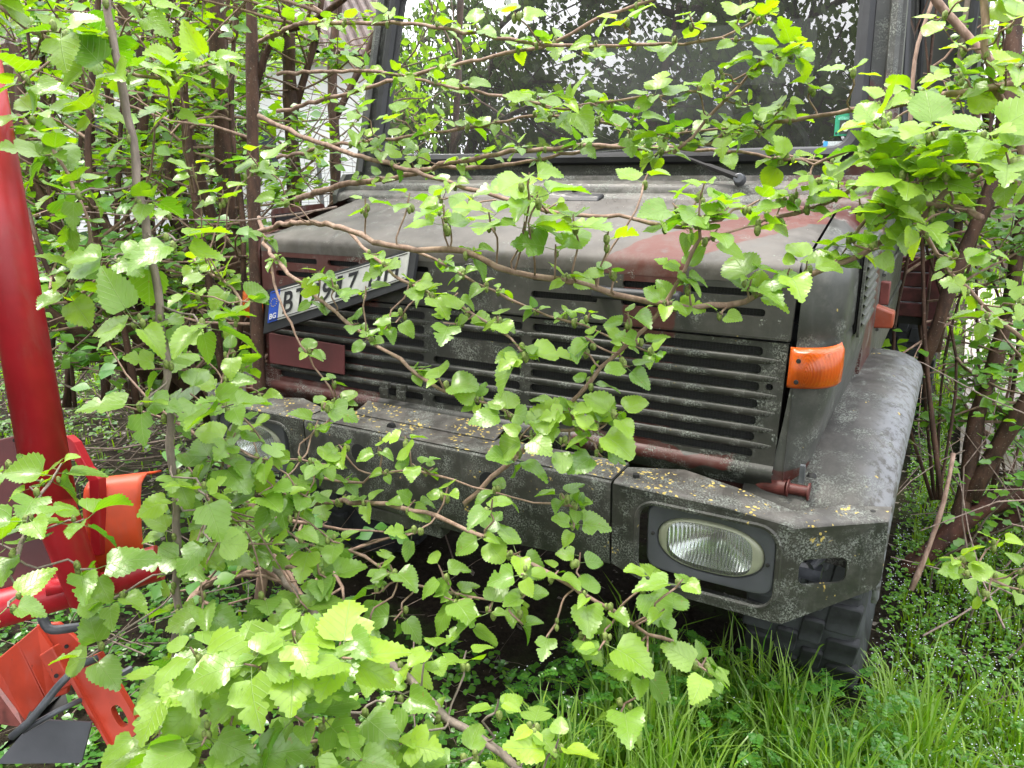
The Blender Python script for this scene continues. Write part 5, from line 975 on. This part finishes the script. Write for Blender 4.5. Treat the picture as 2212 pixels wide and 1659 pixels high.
def tree(label, stems, leaves, size, young, seed, twigs=16, tw_len=.9, group=None, mat='barkred', cat='tree', name='mulberry_tree', base=None, up=.25):
    """stems: lists of ((u,v,d) points..., r0, r1). trunk = stems joined at the stool; crown twigs and leaves follow"""
    rnd = random.Random(seed); paths = [(spline([at(*p) if len(p) == 3 and p[0] > 20 or True else p for p in s[0]], .12), s[1], s[2]) for s in stems]
    org = V(paths[0][0][0]); root = empty(name, tuple(org), label=label, cat=cat, group=group)
    segs = []; tw = MB()
    for i, (P, a, b) in enumerate(paths):
        mb = MB(); mb.tube([p-org for p in P], [(a+(b-a)*k/(len(P)-1))*(1+.12*math.sin(k*2.3+i)) for k in range(len(P))], 8)
        mb.build('trunk' if i == 0 else 'limb', M[mat], root, auto=0)
        for _ in range(twigs):
            k = int(rnd.uniform(.25, 1)*(len(P)-1)); p = P[k]; az = rnd.uniform(0, 6.28); L_ = tw_len*rnd.uniform(.4, 1.1)
            d = V((math.cos(az), math.sin(az), up+rnd.uniform(-.35, .55))).normalized(); q = [p]
            for j in range(5): d = (d+V((rnd.gauss(0, .16), rnd.gauss(0, .16), rnd.gauss(.0, .14)))).normalized(); q.append(q[-1]+d*L_/5)
            tw.tube([x-org for x in q], [.007, .006, .005, .004, .003, .002], 4, cap=False); segs += [(q[j], q[j+1]) for j in range(1, 5)]
            if rnd.random() < .6:
                s = q[2]; d2 = (d+V((rnd.gauss(0, .7), rnd.gauss(0, .7), rnd.gauss(.1, .3)))).normalized(); e = s+d2*L_*.5
                tw.tube([s-org, (s.lerp(e, .5))-org+V((0, 0, .01)), e-org], [.004, .003, .0015], 3, cap=False); segs.append((s, e))
    tag(tw.build('twigs', M['barktwig'], root, auto=0, recalc=False), kind='stuff')
    crown('crown', shrub_leaves(segs, leaves, size, young, rnd), root, origin=org)
    return root
GH = 'mulberry stems of the hedge left of the truck'
tree('tall straight brown mulberry trunk standing against the left end of the truck grille', [([(566, 1180, 2.75), (566, 1000, 2.72), (562, 860, 2.70), (556, 700, 2.68), (550, 500, 2.66), (546, 300, 2.64), (545, 120, 2.62), (543, -60, 2.6), (545, -400, 2.6)], .024, .019), ([(548, 205, 2.65), (590, 80, 2.6), (660, 55, 2.5), (740, 0, 2.4), (800, -60, 2.3)], .012, .009)], 210, .055, .45, 11, twigs=7, tw_len=.7, group=GH)
tree('brown mulberry trunk just left of the tall straight one, leaning with a fork', [([(560, 900, 3.4), (545, 720, 3.3), (515, 600, 3.25), (492, 450, 3.2), (480, 250, 3.15), (470, 80, 3.1), (465, -200, 3.1)], .045, .028), ([(520, 620, 3.25), (440, 420, 3.2), (400, 250, 3.2), (372, 150, 3.2), (410, 0, 3.2), (420, -200, 3.2)], .026, .018)], 900, .060, .5, 12, twigs=12, group=GH)
tree('brown mulberry trunk in front of the white wall beside the windscreen pillar', [([(640, 700, 4.2), (640, 500, 4.2), (632, 330, 4.15), (625, 150, 4.1), (620, -60, 4.1), (622, -300, 4.1)], .042, .030), ([(632, 250, 4.15), (680, 90, 4.1), (700, -40, 4.0)], .022, .016)], 900, .060, .5, 13, twigs=12, group=GH)
tree('arching multi-stemmed mulberry leaning left from the tangle of dry twigs', [([(440, 880, 4.2), (390, 790, 4.1), (330, 720, 4.0), (230, 640, 3.8), (140, 500, 3.6), (90, 380, 3.5), (50, 270, 3.5), (20, 100, 3.5)], .060, .034), ([(450, 860, 4.3), (380, 700, 4.2), (340, 560, 4.2), (300, 430, 4.1), (285, 260, 4.1), (270, 60, 4.1), (260, -100, 4.1)], .052, .03), ([(330, 720, 4.0), (260, 560, 3.9), (220, 470, 3.9), (190, 330, 3.9), (200, 150, 3.9)], .034, .02)], 1400, .065, .5, 14, twigs=14, tw_len=1.0, group=GH)
tree('low thick mulberry limb sloping down towards the red post', [([(460, 900, 3.9), (420, 860, 3.8), (300, 790, 3.5), (200, 740, 3.3), (110, 690, 3.2), (20, 600, 3.2), (-60, 480, 3.2)], .055, .032)], 400, .07, .3, 15, twigs=12, group=GH)
tree('twisted mulberry stems rising behind the grey upright stem', [([(470, 860, 4.6), (430, 720, 4.6), (420, 540, 4.6), (430, 380, 4.6), (428, 200, 4.6), (440, 0, 4.6), (440, -200, 4.6)], .045, .03), ([(425, 640, 4.6), (470, 480, 4.6), (520, 330, 4.5), (560, 180, 4.5), (590, 0, 4.5)], .03, .02)], 1300, .065, .65, 16, twigs=14, tw_len=1.0, group=GH)
tree('slim mulberry stems behind the red post at the left edge', [([(180, 800, 4.4), (150, 600, 4.4), (120, 400, 4.4), (110, 200, 4.4), (130, 0, 4.4), (130, -200, 4.4)], .035, .022), ([(160, 640, 4.4), (60, 480, 4.3), (30, 300, 4.3), (40, 100, 4.3)], .026, .018)], 1200, .065, .65, 17, twigs=14, tw_len=1.0, group=GH)
tree('farthest mulberry of the left hedge with yellow-green foliage', [([(330, 620, 6.0), (320, 420, 6.0), (330, 200, 6.0), (340, 0, 6.0), (340, -250, 6)], .05, .03), ([(330, 400, 6.0), (420, 250, 6.0), (460, 60, 6.0)], .03, .02), ([(325, 420, 6.0), (200, 280, 6.0), (150, 60, 6.0)], .03, .02)], 1500, .08, .8, 18, twigs=16, tw_len=1.2, group=GH)
tree('mulberry behind the cab left corner with yellow-green leaves against the sky', [([(720, 600, 5.2), (725, 350, 5.2), (718, 150, 5.2), (735, -60, 5.2), (740, -300, 5.2)], .04, .026), ([(722, 260, 5.2), (790, 120, 5.2), (850, -40, 5.2)], .024, .018)], 420, .06, .75, 19, twigs=10, tw_len=.9, group=GH)
tree('slender mulberry stems crowded behind the truck left indicator', [([(500, 960, 3.1), (480, 800, 3.05), (450, 600, 3.0), (420, 420, 3.0), (400, 200, 3.0), (395, -100, 3.0)], .017, .012), ([(490, 880, 3.1), (520, 700, 3.0), (525, 480, 3.0), (500, 260, 3.0), (510, 0, 3.0)], .013, .009), ([(500, 940, 3.1), (420, 800, 3.1), (350, 640, 3.1), (330, 500, 3.1)], .015, .008)], 480, .056, .45, 21, twigs=13, tw_len=.6, group=GH)
tree('leaning thin mulberry stems between the red post and the grey upright stem', [([(300, 900, 3.0), (270, 720, 2.9), (210, 520, 2.8), (190, 300, 2.8), (210, 60, 2.8), (215, -100, 2.8)], .014, .010), ([(290, 820, 3.0), (200, 700, 2.9), (110, 600, 2.8), (60, 450, 2.8)], .012, .008)], 520, .060, .4, 22, twigs=13, tw_len=.6, group=GH)
tree('thick dark mulberry limbs arching over the dry twigs left of the grey upright stem', [([(450, 900, 3.6), (400, 830, 3.5), (310, 740, 3.4), (215, 620, 3.3), (140, 520, 3.3), (75, 400, 3.3), (50, 290, 3.3), (40, 120, 3.3)], .036, .022), ([(455, 880, 3.6), (420, 760, 3.6), (350, 640, 3.6), (330, 540, 3.6), (300, 420, 3.6), (310, 250, 3.6), (300, 60, 3.6)], .034, .02), ([(440, 860, 3.5), (370, 720, 3.4), (290, 610, 3.4), (240, 500, 3.4), (170, 420, 3.4), (120, 280, 3.4)], .030, .018), ([(470, 880, 3.6), (470, 700, 3.6), (440, 560, 3.6), (380, 480, 3.6), (360, 330, 3.6)], .026, .016)], 260, .055, .4, 23, twigs=9, tw_len=.8, group=GH)
def thin_stems(label, u0, u1, vb, vt, d0, d1, n, leaves, young, seed, r0=.011, group=None):
    q = random.Random(seed); st = []
    for _ in range(n):
        ub = q.uniform(u0, u1); ut = ub+q.gauss(0, 70); d = q.uniform(d0, d1); b = q.gauss(0, 35)
        st.append(([(ub, vb, d), ((ub*2+ut)/3+b, vb+(vt-vb)*.33, d), ((ub+ut*2)/3-b*.6, vb+(vt-vb)*.66, d), (ut, vt, d), (ut+q.gauss(0, 30), vt-200, d)], r0*q.uniform(.7, 1.5), r0*q.uniform(.4, .8)))
    return tree(label, st, leaves, .056, young, seed, twigs=5, tw_len=.55, group=group)
thin_stems('crowded thin brown stems left of the windscreen, between the taller trunks', 300, 620, 900, 0, 3.4, 4.6, 11, 900, .65, 41, .013, group=GH)
thin_stems('crowded thin brown stems behind the red post', 40, 330, 880, 0, 3.2, 4.4, 9, 700, .6, 42, .012, group=GH)
for lab_, u_, d_, sd_ in (('leafy mulberry continuing the left hedge just beyond the red post', -170, 4.2, 61), ('mulberry at the outer left end of the hedge near the red post', -480, 4.6, 62), ('low spreading mulberry farther left of the red post', -800, 5.2, 63)):
    thin_stems(lab_, u_-90, u_+90, 900, 50, d_-.3, d_+.5, 7, 900, .6, sd_, .018, group=GH)
tree('foot of a coppiced mulberry below the left headlight with spreading bare limbs', [([(560, 1300, 2.3), (572, 1200, 2.25), (560, 1120, 2.2), (510, 1030, 2.2), (480, 960, 2.2)], .016, .009), ([(572, 1200, 2.25), (500, 1235, 2.1), (440, 1262, 2.0), (395, 1330, 1.9)], .014, .011), ([(575, 1195, 2.25), (620, 1250, 2.1), (680, 1330, 1.9)], .013, .009), ([(560, 1260, 2.3), (640, 1200, 2.2), (760, 1215, 2.1)], .009, .004)], 60, .05, .1, 20, twigs=4, tw_len=.5, mat='barktwig', group=GH, name='mulberry_stool', cat='shrub')
GR = 'stems of the hedge right of the truck'
tree('brown mulberry trunk crossing in front of the rear mudguard at the right', [([(1990, 800, 3.0), (2030, 690, 2.9), (2075, 560, 2.85), (2130, 440, 2.8), (2160, 330, 2.8), (2185, 150, 2.8), (2200, -60, 2.8)], .024, .028), ([(2020, 760, 3.05), (2050, 620, 3.0), (2068, 520, 3.0), (2080, 400, 3.0), (2120, 200, 3.0)], .018, .014)], 450, .06, .5, 31, twigs=9, tw_len=.6, group=GR, name='mulberry_tree')
thin_stems('crowded thin reddish stems at the right edge behind the fender', 2010, 2230, 1080, 150, 2.9, 3.9, 12, 800, .6, 43, .007, group='stems of the hedge right of the truck')
tree('forked brown mulberry trunk leaning right beside the front tyre', [([(2060, 1180, 3.1), (2090, 1040, 3.1), (2110, 900, 3.1), (2150, 780, 3.1), (2190, 600, 3.1), (2215, 400, 3.1), (2230, 200, 3.1)], .032, .022), ([(2090, 1080, 3.1), (2160, 960, 3.05), (2215, 870, 3.0), (2280, 780, 3)], .036, .028)], 520, .06, .35, 32, twigs=11, tw_len=.7, group=GR)
tree('yellow-green mulberry at the far right edge behind the others', [([(2260, 700, 4.6), (2240, 450, 4.6), (2200, 250, 4.6), (2190, 0, 4.6), (2190, -200, 4.6)], .05, .03), ([(2245, 480, 4.6), (2150, 330, 4.6), (2110, 100, 4.6)], .028, .02)], 1300, .07, .8, 33, twigs=16, tw_len=1.0, group=GR)
tree('leafy green shrub on the bank right of the path', [([(2180, 980, 4.6), (2150, 860, 4.6), (2130, 760, 4.6)], .014, .008), ([(2180, 980, 4.6), (2220, 860, 4.6), (2230, 760, 4.5)], .014, .008), ([(2185, 980, 4.4), (2110, 920, 4.4), (2080, 860, 4.4)], .012, .007)], 900, .045, .4, 34, twigs=10, tw_len=.6, group=GR, name='leafy_shrub', cat='shrub')
# distant hedge masses that close the view: individual far trees
for k, (lab, x, y, h_, n, yg) in enumerate((('far round green tree behind the left hedge', -13, 9.5, 4.2, 1500, .6), ('far tree with a thin crown left of the house', -19, 5, 5.0, 1500, .5), ('far bushy tree right of the cargo bed', 4.3, 11, 4.5, 1700, .7), ('far low bushy tree at the end of the path', 2.7, 13, 3.2, 1200, .5), ('far tall tree seen over the cargo bed', 7.5, 15, 6, 1500, .6), ('far bushy tree seen through the cab side window', -6.8, 11.5, 4.6, 500, .6))):
    r_ = random.Random(50+k); org = V((x, y, 0)); root = empty('broadleaf_tree', (x, y, 0), label=lab, cat='tree')
    mb = MB(); mb.tube([(0, 0, 0), (.05, .02, h_*.3), (-.05, .05, h_*.6), (.0, 0, h_*.85)], [.12, .10, .07, .03], 8); segs = []
    for j in range(16):
        z = h_*r_.uniform(.15, .85); az = r_.uniform(0, 6.28); q = V((0, 0, z)); e = q+V((math.cos(az), math.sin(az), r_.uniform(.1, .8)))*h_*.28; mb.tube([q, q.lerp(e, .5), e], [.05, .035, .015], 5); segs.append((q.lerp(e, .3), e))
        for _ in range(4):
            f_ = e+V((r_.gauss(0, 1), r_.gauss(0, 1), r_.gauss(0, .8)))*h_*.12; mb.tube([q.lerp(e, .7), f_], [.014, .006], 4); segs.append((q.lerp(e, .7), f_))
    mb.build('trunk', M['barkred'], root, auto=0)
    crown('crown', shrub_leaves(segs, n, .16, yg, r_, off=.3), root)
# trees behind the photographer, mirrored in the windscreen
for k, (lab, x, y, h_) in enumerate((('tall leafy tree behind the photographer, mirrored in the middle of the windscreen', -2.0, -5.2, 8.0), ('leafy tree behind the photographer on the right, mirrored over the sticker', .7, -6.2, 8.5), ('leafy tree behind the photographer on the left, mirrored by the left pillar', -5.0, -4.6, 7.5), ('leafy tree at the far left behind the photographer', -7.6, -4.0, 7.5), ('farther tall tree behind the photographer', -3.4, -8.5, 10.5))):
    r_ = random.Random(80+k); root = empty('overhanging_tree', (x, y, 0), label=lab, cat='tree'); mb = MB(); segs = []
    mb.tube([(0, 0, 0), (.1, 0, h_*.3), (-.1, .1, h_*.6), (0, 0, h_*.9)], [.16, .13, .1, .04], 9)
    for j in range(26):
        z = h_*r_.uniform(.36, .92); az = r_.uniform(0, 6.28); q = V((0, 0, z)); e = q+V((math.cos(az), math.sin(az), r_.uniform(-.15, .5)))*h_*.26; mb.tube([q, q.lerp(e, .5)+V((0, 0, .1)), e], [.05, .03, .012], 6); segs.append((q.lerp(e, .35), e))
        for _ in range(9):
            s_ = q.lerp(e, r_.uniform(.25, 1)); f_ = s_+V((r_.gauss(0, 1), r_.gauss(0, 1), r_.gauss(-.1, .7)))*h_*.10; mb.tube([s_, f_], [.012, .004], 4); segs.append((s_, f_))
    mb.build('trunk', M['barkred'], root, auto=0); crown('crown', shrub_leaves(segs, 9500, .125, .15, r_, off=.18), root, mat='leafshade')
# ------------------------------------------------------------------ dry twigs and logs
def tangle(name, label, c, s, n, seed, mat='drytwig', L_=(.3, 1.1), r=(.0015, .005), flat=.35, cat='brushwood'):
    rnd = random.Random(seed); mb = MB()
    for _ in range(n):
        p = V((c[0]+rnd.gauss(0, s[0]), c[1]+rnd.gauss(0, s[1]), max(.02, c[2]+rnd.gauss(0, s[2])))); az = rnd.uniform(0, 6.28); d = V((math.cos(az), math.sin(az), rnd.gauss(0, flat))).normalized(); l = rnd.uniform(*L_); q = [p]
        for j in range(4): d = (d+V((rnd.gauss(0, .13), rnd.gauss(0, .13), rnd.gauss(0, .13)))).normalized(); w_ = q[-1]+d*l/4; w_.z = max(.015, w_.z); q.append(w_)
        r0 = rnd.uniform(*r); mb.tube(q, [r0, r0*.9, r0*.75, r0*.6, r0*.4], 4, cap=False)
    return tag(mb.build(name, M[mat], auto=0, recalc=False), label, cat, kind='stuff')
tangle('dry_twigs', 'tangle of dry grey twigs under the left hedge', (-2.3, 1.3, .45), (.75, .7, .35), 380, 1)
tangle('dry_twigs', 'thin dry twigs hanging in the left hedge above the tangle', (-2.2, 1.7, 1.2), (.8, .8, .5), 300, 2, flat=.6)
tangle('dry_twigs', 'dry thorny twigs lying beside the right front tyre', (1.75, 1.7, .4), (.25, .6, .3), 110, 3, r=(.0012, .004), flat=.5)
tangle('dry_twigs', 'dry brown twigs below the left headlight', (-.9, -.2, .25), (.35, .3, .15), 60, 4, L_=(.2, .6), r=(.001, .003))
for lab, pts, r0, r1 in (('rotten red-brown log lying behind the right front tyre', [(1950, 1235, 3.1), (2010, 1190, 3.1), (2100, 1110, 3.1), (2230, 1050, 3.15)], .035, .045), ('second rotten log leaning at the right edge', [(2060, 1190, 3.2), (2150, 1140, 3.2), (2250, 1080, 3.2)], .03, .03), ('pale broken stake stuck slanting in the ground right of the bumper', [(1968, 1275, 2.5), (2000, 1200, 2.5), (2040, 1080, 2.5), (2060, 980, 2.55)], .009, .007), ('thin dark log on the ground at the lower right edge', [(2080, 1240, 3.2), (2220, 1262, 3.1)], .02, .02)):
    P = spline([at(*p) for p in pts], .06); mb = MB(); mb.tube([p-P[0] for p in P], [(r0+(r1-r0)*i/(len(P)-1))*(1+.15*math.sin(i*1.9)) for i in range(len(P))], 9); ob = tag(mb.build('log' if r0 > .015 else 'stake', M['rotlog'] if r0 > .015 else M['barktwig'], auto=0), lab, 'log' if r0 > .015 else 'stake'); ob.location = P[0]
tangle('straw', 'pale dead grass stalks lying between the green blades at the bottom right', (1.25, .0, .08), (.45, .45, .05), 130, 8, L_=(.1, .35), r=(.0007, .0016), flat=.3, cat='straw')
tangle('straw', 'thin pale stalks on the dark soil under the bumper', (-.2, .2, .02), (.6, .4, .01), 90, 9, L_=(.06, .25), r=(.0006, .0015), flat=.05, cat='straw')
rd = random.Random(5); mb = MB()
for _ in range(420):
    x = rd.uniform(-.85, .85); y = min(.78, .735-abs(rd.gauss(0, .09)) if rd.random() < .75 else rd.uniform(.3, .73)); z = 1.573-.19*(.735-y)+.005+(.012 if abs(x) < .6 else 0)
    if y > .735: z = 1.60
    s_ = rd.uniform(.0015, .006); q = Matrix.Rotation(rd.uniform(0, 6.3), 3, 'Z') @ Matrix.Rotation(rd.uniform(-.3, .3), 3, 'X'); c = V((x, y, z))
    mb.add([c+q @ V(p) for p in ((0, -s_, 0), (s_*.6, 0, .001), (0, s_, 0), (-s_*.6, 0, .001))], [(0, 1, 2), (0, 2, 3)])
tag(mb.build('hood_debris', M['litter'], smooth=False, recalc=False), 'bits of dry leaf and seed lying on the hood near the windscreen', 'debris', kind='stuff')
# ------------------------------------------------------------------ wire fence and house beyond the hedge
def fence(label, a, b, z1=1.7):
    root = empty('wire_fence', a, label=label, cat='fence'); a = V(a); b = V(b); L_ = (b-a).length; d = (b-a)/L_
    n = int(L_/2.2)
    for i in range(n+1):
        mb = MB(); p = d*(L_*i/n); mb.tube([p, p+V((0, 0, z1+.1))], .025, 8); mb.build('fence_post', M['post'], root, smooth=True)
    mb = MB()
    for z in np.arange(.1, z1, .10): mb.tube([V((0, 0, z)), d*L_+V((0, 0, z))], .0022, 3, cap=False)
    for t in np.arange(0, L_, .10): mb.tube([d*t+V((0, 0, .05)), d*t+V((0, 0, z1))], .0022, 3, cap=False)
    tag(mb.build('fence_mesh', M['wire'], root, smooth=False, recalc=False), kind='stuff')
fence('grey wire mesh fence behind the left hedge', (-9.5, 1.2, 0), (-2.6, 6.6, 0))
fence('wire mesh fence along the path on the right', (1.62, 1.9, 0), (1.9, 8.0, 0), 1.3)
H_ = empty('house', (-15, 13, 0), label='white walled house with a red tiled roof behind the left hedge', cat='house'); H_.rotation_euler.z = math.radians(50)
mb = MB(); mb.box((0, 0, 1.9), (9, 6, 3.8)); mb.build('wall', M['wall'], H_, smooth=False)
rf = MB(); rf.prism([(-4.9, -3.5, 3.7), (-4.9, 0, 5.7), (-4.9, 3.5, 3.7)], (9.8, 0, 0)); rf = rf.build('roof', M['tile'], H_, smooth=False)
mb = MB()
for i in range(48):
    x = -4.8+i*.204
    for s_ in (-1, 1): mb.tube([(x, s_*3.55, 3.72), (x, s_*.02, 5.76)], .07, 5, cap=False)
tag(mb.build('roof_tiles', M['tile'], rf, recalc=False), kind='stuff')
for x in (-3, 0, 3):
    mb = MB(); mb.box((x, -3.02, 1.9), (1.1, .06, 1.3)); wn = mb.build('window', M['frame'], H_, smooth=False); mb = MB(); mb.box((x, -3.06, 1.9), (.95, .02, 1.15)); mb.build('pane', M['winglass'], wn, smooth=False)
# ribbed orange brick lying in the grass at the bottom
pb = at(905, 1625, 1.95); mb = MB(); mb.box((0, 0, 0), (.16, .10, .075))
for k in range(9): mb.box((-.07+.0175*k, -.052, 0), (.008, .006, .074))
ob = tag(mb.build('brick', M['brick'], smooth=False), 'orange ribbed brick lying under the leaves at the bottom edge', 'brick'); ob.location = (pb.x, pb.y, .05); ob.rotation_euler = (0, .1, .5)
# ------------------------------------------------------------------ grass and weeds
def grass(name, label, n, region, hmin, hmax, seed, young=.3, wd=.0032, dens=None):
    rnd = random.Random(seed); VV = []; FF = []; T_ = []
    i = 0
    while i < n:
        x, y = rnd.uniform(region[0], region[1]), rnd.uniform(region[2], region[3])
        if dens and rnd.random() > dens(x, y): n -= 0; i += .25; continue
        i += 1; h_ = rnd.uniform(hmin, hmax)*(.6+.4*math.sin(x*7+y*5)**2); az = rnd.uniform(0, 6.28); ln = rnd.uniform(.1, .55)*h_; w_ = wd*rnd.uniform(.7, 1.5)
        d = V((math.cos(az), math.sin(az), 0)); s_ = V((-d.y, d.x, 0))*w_; b0 = V((x, y, hgt(x, y)-.01)); k = len(VV)
        pts = [b0, b0+V((0, 0, h_*.4))+d*ln*.15, b0+V((0, 0, h_*.78))+d*ln*.5, b0+V((0, 0, h_*(1-.25*ln/h_)))+d*ln]
        VV += [pts[0]-s_, pts[0]+s_, pts[1]-s_, pts[1]+s_, pts[2]-s_*.7, pts[2]+s_*.7, pts[3]]
        FF += [(k, k+1, k+3, k+2), (k+2, k+3, k+5, k+4), (k+4, k+5, k+6)]; T_ += [(min(1, max(0, young+rnd.gauss(0, .15))), rnd.random(), 0, 1)]*7
    me = bpy.data.meshes.new(name); me.from_pydata([tuple(p) for p in VV], [], FF); me.materials.append(M['grass']); a = me.color_attributes.new('tint', 'FLOAT_COLOR', 'POINT'); a.data.foreach_set('color', np.array(T_, dtype=np.float32).reshape(-1))
    me.polygons.foreach_set('use_smooth', [True]*len(me.polygons))
    return tag(inst(name, me), label, 'grass', kind='stuff')
def dens_front(x, y):
    # thick grass right of a line from the bumper middle to the bottom edge; bare soil under the truck
    e = x-(.42+.10*math.sin(y*5))
    a = min(1, max(0, e/.35+.3))
    if -.95 < x < .85 and y > .32: a *= .04
    if .78 < x < 1.15 and .42 < y < 1.35: a *= .05
    return a
grass('grass', 'long fresh green grass blades in front of the right tyre', 14000, (.25, 2.3, -.9, .75), .10, .31, 5, .5, wd=.0027, dens=dens_front)
grass('tall_grass', 'tall dark green grass tufts at the foot of the right front tyre', 2600, (.42, 1.32, -.22, .40), .26, .50, 15, .3)
grass('short_grass', 'short green grass between the weeds beside the truck', 10000, (.9, 3.0, -.2, 4.5), .05, .17, 6, .6, dens=lambda x, y: 0 if (.75 < x < 1.18 or (y > 2.6 and 1.3 < x < 2.7)) else .9)
grass('sparse_grass', 'sparse grass tufts on the littered soil under the left hedge', 6000, (-5.5, -.9, -.9, 4.5), .03, .14, 7, .45, dens=lambda x, y: .5+.5*math.sin(x*3)*math.sin(y*2.3))
grass('far_grass', 'rough grass beyond the hedge', 9000, (-9, 6, 4.5, 12), .08, .22, 8, .4, wd=.009)
def weeds(name, label, n, region, size, hmax, seed, young=.2, flowers=0, dens=None, fern=True):
    rnd = random.Random(seed); it = []; fl = MB()
    for _ in range(n):
        x, y = rnd.uniform(region[0], region[1]), rnd.uniform(region[2], region[3])
        if dens and rnd.random() > dens(x, y): continue
        h_ = rnd.uniform(.02, hmax); b0 = V((x, y, hgt(x, y)+h_)); az0 = rnd.uniform(0, 6.28)
        if fern:                                       # chervil-like frond: paired leaflets along a stalk
            d = V((math.cos(az0), math.sin(az0), rnd.uniform(-.1, .5))).normalized(); L_ = size*3.2
            for j in range(7):
                t = j/7; c = b0+d*L_*t+V((0, 0, -.25*L_*t*t)); s_ = size*(1-t*.75)
                for sg in (-1, 1):
                    dd = (d*.5+d.cross(V((0, 0, 1)))*sg).normalized(); it.append((c, dd, (V((0, 0, 1))+V((rnd.gauss(0, .3), rnd.gauss(0, .3), 0))).normalized(), s_*rnd.uniform(.8, 1.2), min(1, max(0, young+rnd.gauss(0, .12)))))
        else:
            for j in range(rnd.choice((3, 4, 5))):
                az = az0+j*2.4; d = V((math.cos(az), math.sin(az), rnd.uniform(-.2, .5))).normalized()
                it.append((b0+V((0, 0, rnd.uniform(-.5, .3)*size)), d, (V((0, 0, 1))+V((rnd.gauss(0, .4), rnd.gauss(0, .4), 0))).normalized(), size*rnd.uniform(.6, 1.2), min(1, max(0, young+rnd.gauss(0, .15)))))
        if rnd.random() < flowers:
            for _ in range(rnd.choice((1, 2, 3))):
                c = b0+V((rnd.gauss(0, .012), rnd.gauss(0, .012), rnd.uniform(.01, .04))); q = rnd.uniform(.0014, .0026)
                fl.add([c+V((q, 0, 0)), c+V((0, q, 0)), c+V((-q, 0, 0)), c+V((0, -q, 0)), c+V((0, 0, q*.8))], [(0, 1, 4), (1, 2, 4), (2, 3, 4), (3, 0, 4)])
    o = crown(name, it, None, mat='grass', lobed=fern); tag(o, label, 'weeds')
    if fl.v: tag(fl.build('small_flowers', M['flower'], smooth=False, recalc=False), 'tiny white flowers among '+label, 'flowers', kind='stuff')
def wd1(x, y):
    return 0 if (-.95 < x < .75 and y > .45) or (.78 < x < 1.15 and .42 < y < 1.35) or x < .1+.15*math.sin(y*6) else 1
weeds('chervil_weeds', 'feathery dark green weeds below the right headlight', 1300, (.15, 1.15, -.45, .8), .017, .20, 9, .12, .15, dens=wd1)
weeds('tall_chervil', 'tall feathery weeds growing up against the right front tyre', 420, (.35, 1.25, -.05, .40), .018, .36, 19, .15, .1)
weeds('chickweed', 'low green weeds with white flowers right of the front tyre', 11000, (1.12, 2.7, -.6, 3.2), .015, .20, 10, .45, .5, fern=False, dens=lambda x, y: 0 if (y > 2.5 and 1.3 < x < 2.7) else 1)
weeds('chickweed_patch', 'small leafy weeds between the grass blades at the bottom right', 4200, (.35, 2.2, -1.0, .6), .015, .10, 11, .4, .20, dens=wd1, fern=False)
weeds('ground_ivy', 'round leaved weeds on the dark soil in the lower left', 1500, (-1.9, .25, -1.1, .3), .028, .07, 12, .15, 0, fern=False)
weeds('seedlings', 'light green seedlings on the littered ground under the left hedge', 1600, (-5, -1.2, .2, 4.5), .035, .15, 13, .5, 0, fern=False)
weeds('nettles', 'low green weeds spreading over the ground left of the hedge', 2600, (-9, -3.5, -3, 6), .05, .2, 21, .35, 0, fern=False)
# lobed-leaf currant shrub at the right
rnd = random.Random(77); org = at(2110, 1180, 3.0); root = empty('currant_shrub', tuple(org), label='low shrub with small lobed leaves and thin dark stems at the right edge', cat='shrub'); mb = MB(); segs = []
for _ in range(34):
    p = V((org.x+rnd.uniform(-.15, .7), org.y+rnd.uniform(-.5, .6), .03)); d = V((rnd.gauss(0, .35), rnd.gauss(0, .35), 1)).normalized(); q = [p]
    for j in range(6): d = (d+V((rnd.gauss(0, .2), rnd.gauss(0, .2), -.08))).normalized(); q.append(q[-1]+d*rnd.uniform(.10, .2))
    mb.tube([x-org for x in q], [.005, .0045, .004, .0035, .003, .002, .0015], 4, cap=False); segs += [(q[j], q[j+1]) for j in range(2, 6)]
mb.build('stems', M['drytwig'], root, auto=0, recalc=False)
crown('crown', shrub_leaves(segs, 700, .042, .45, rnd, off=.04), root, origin=org, lobed=True)
print('leaf objects', NL[0])
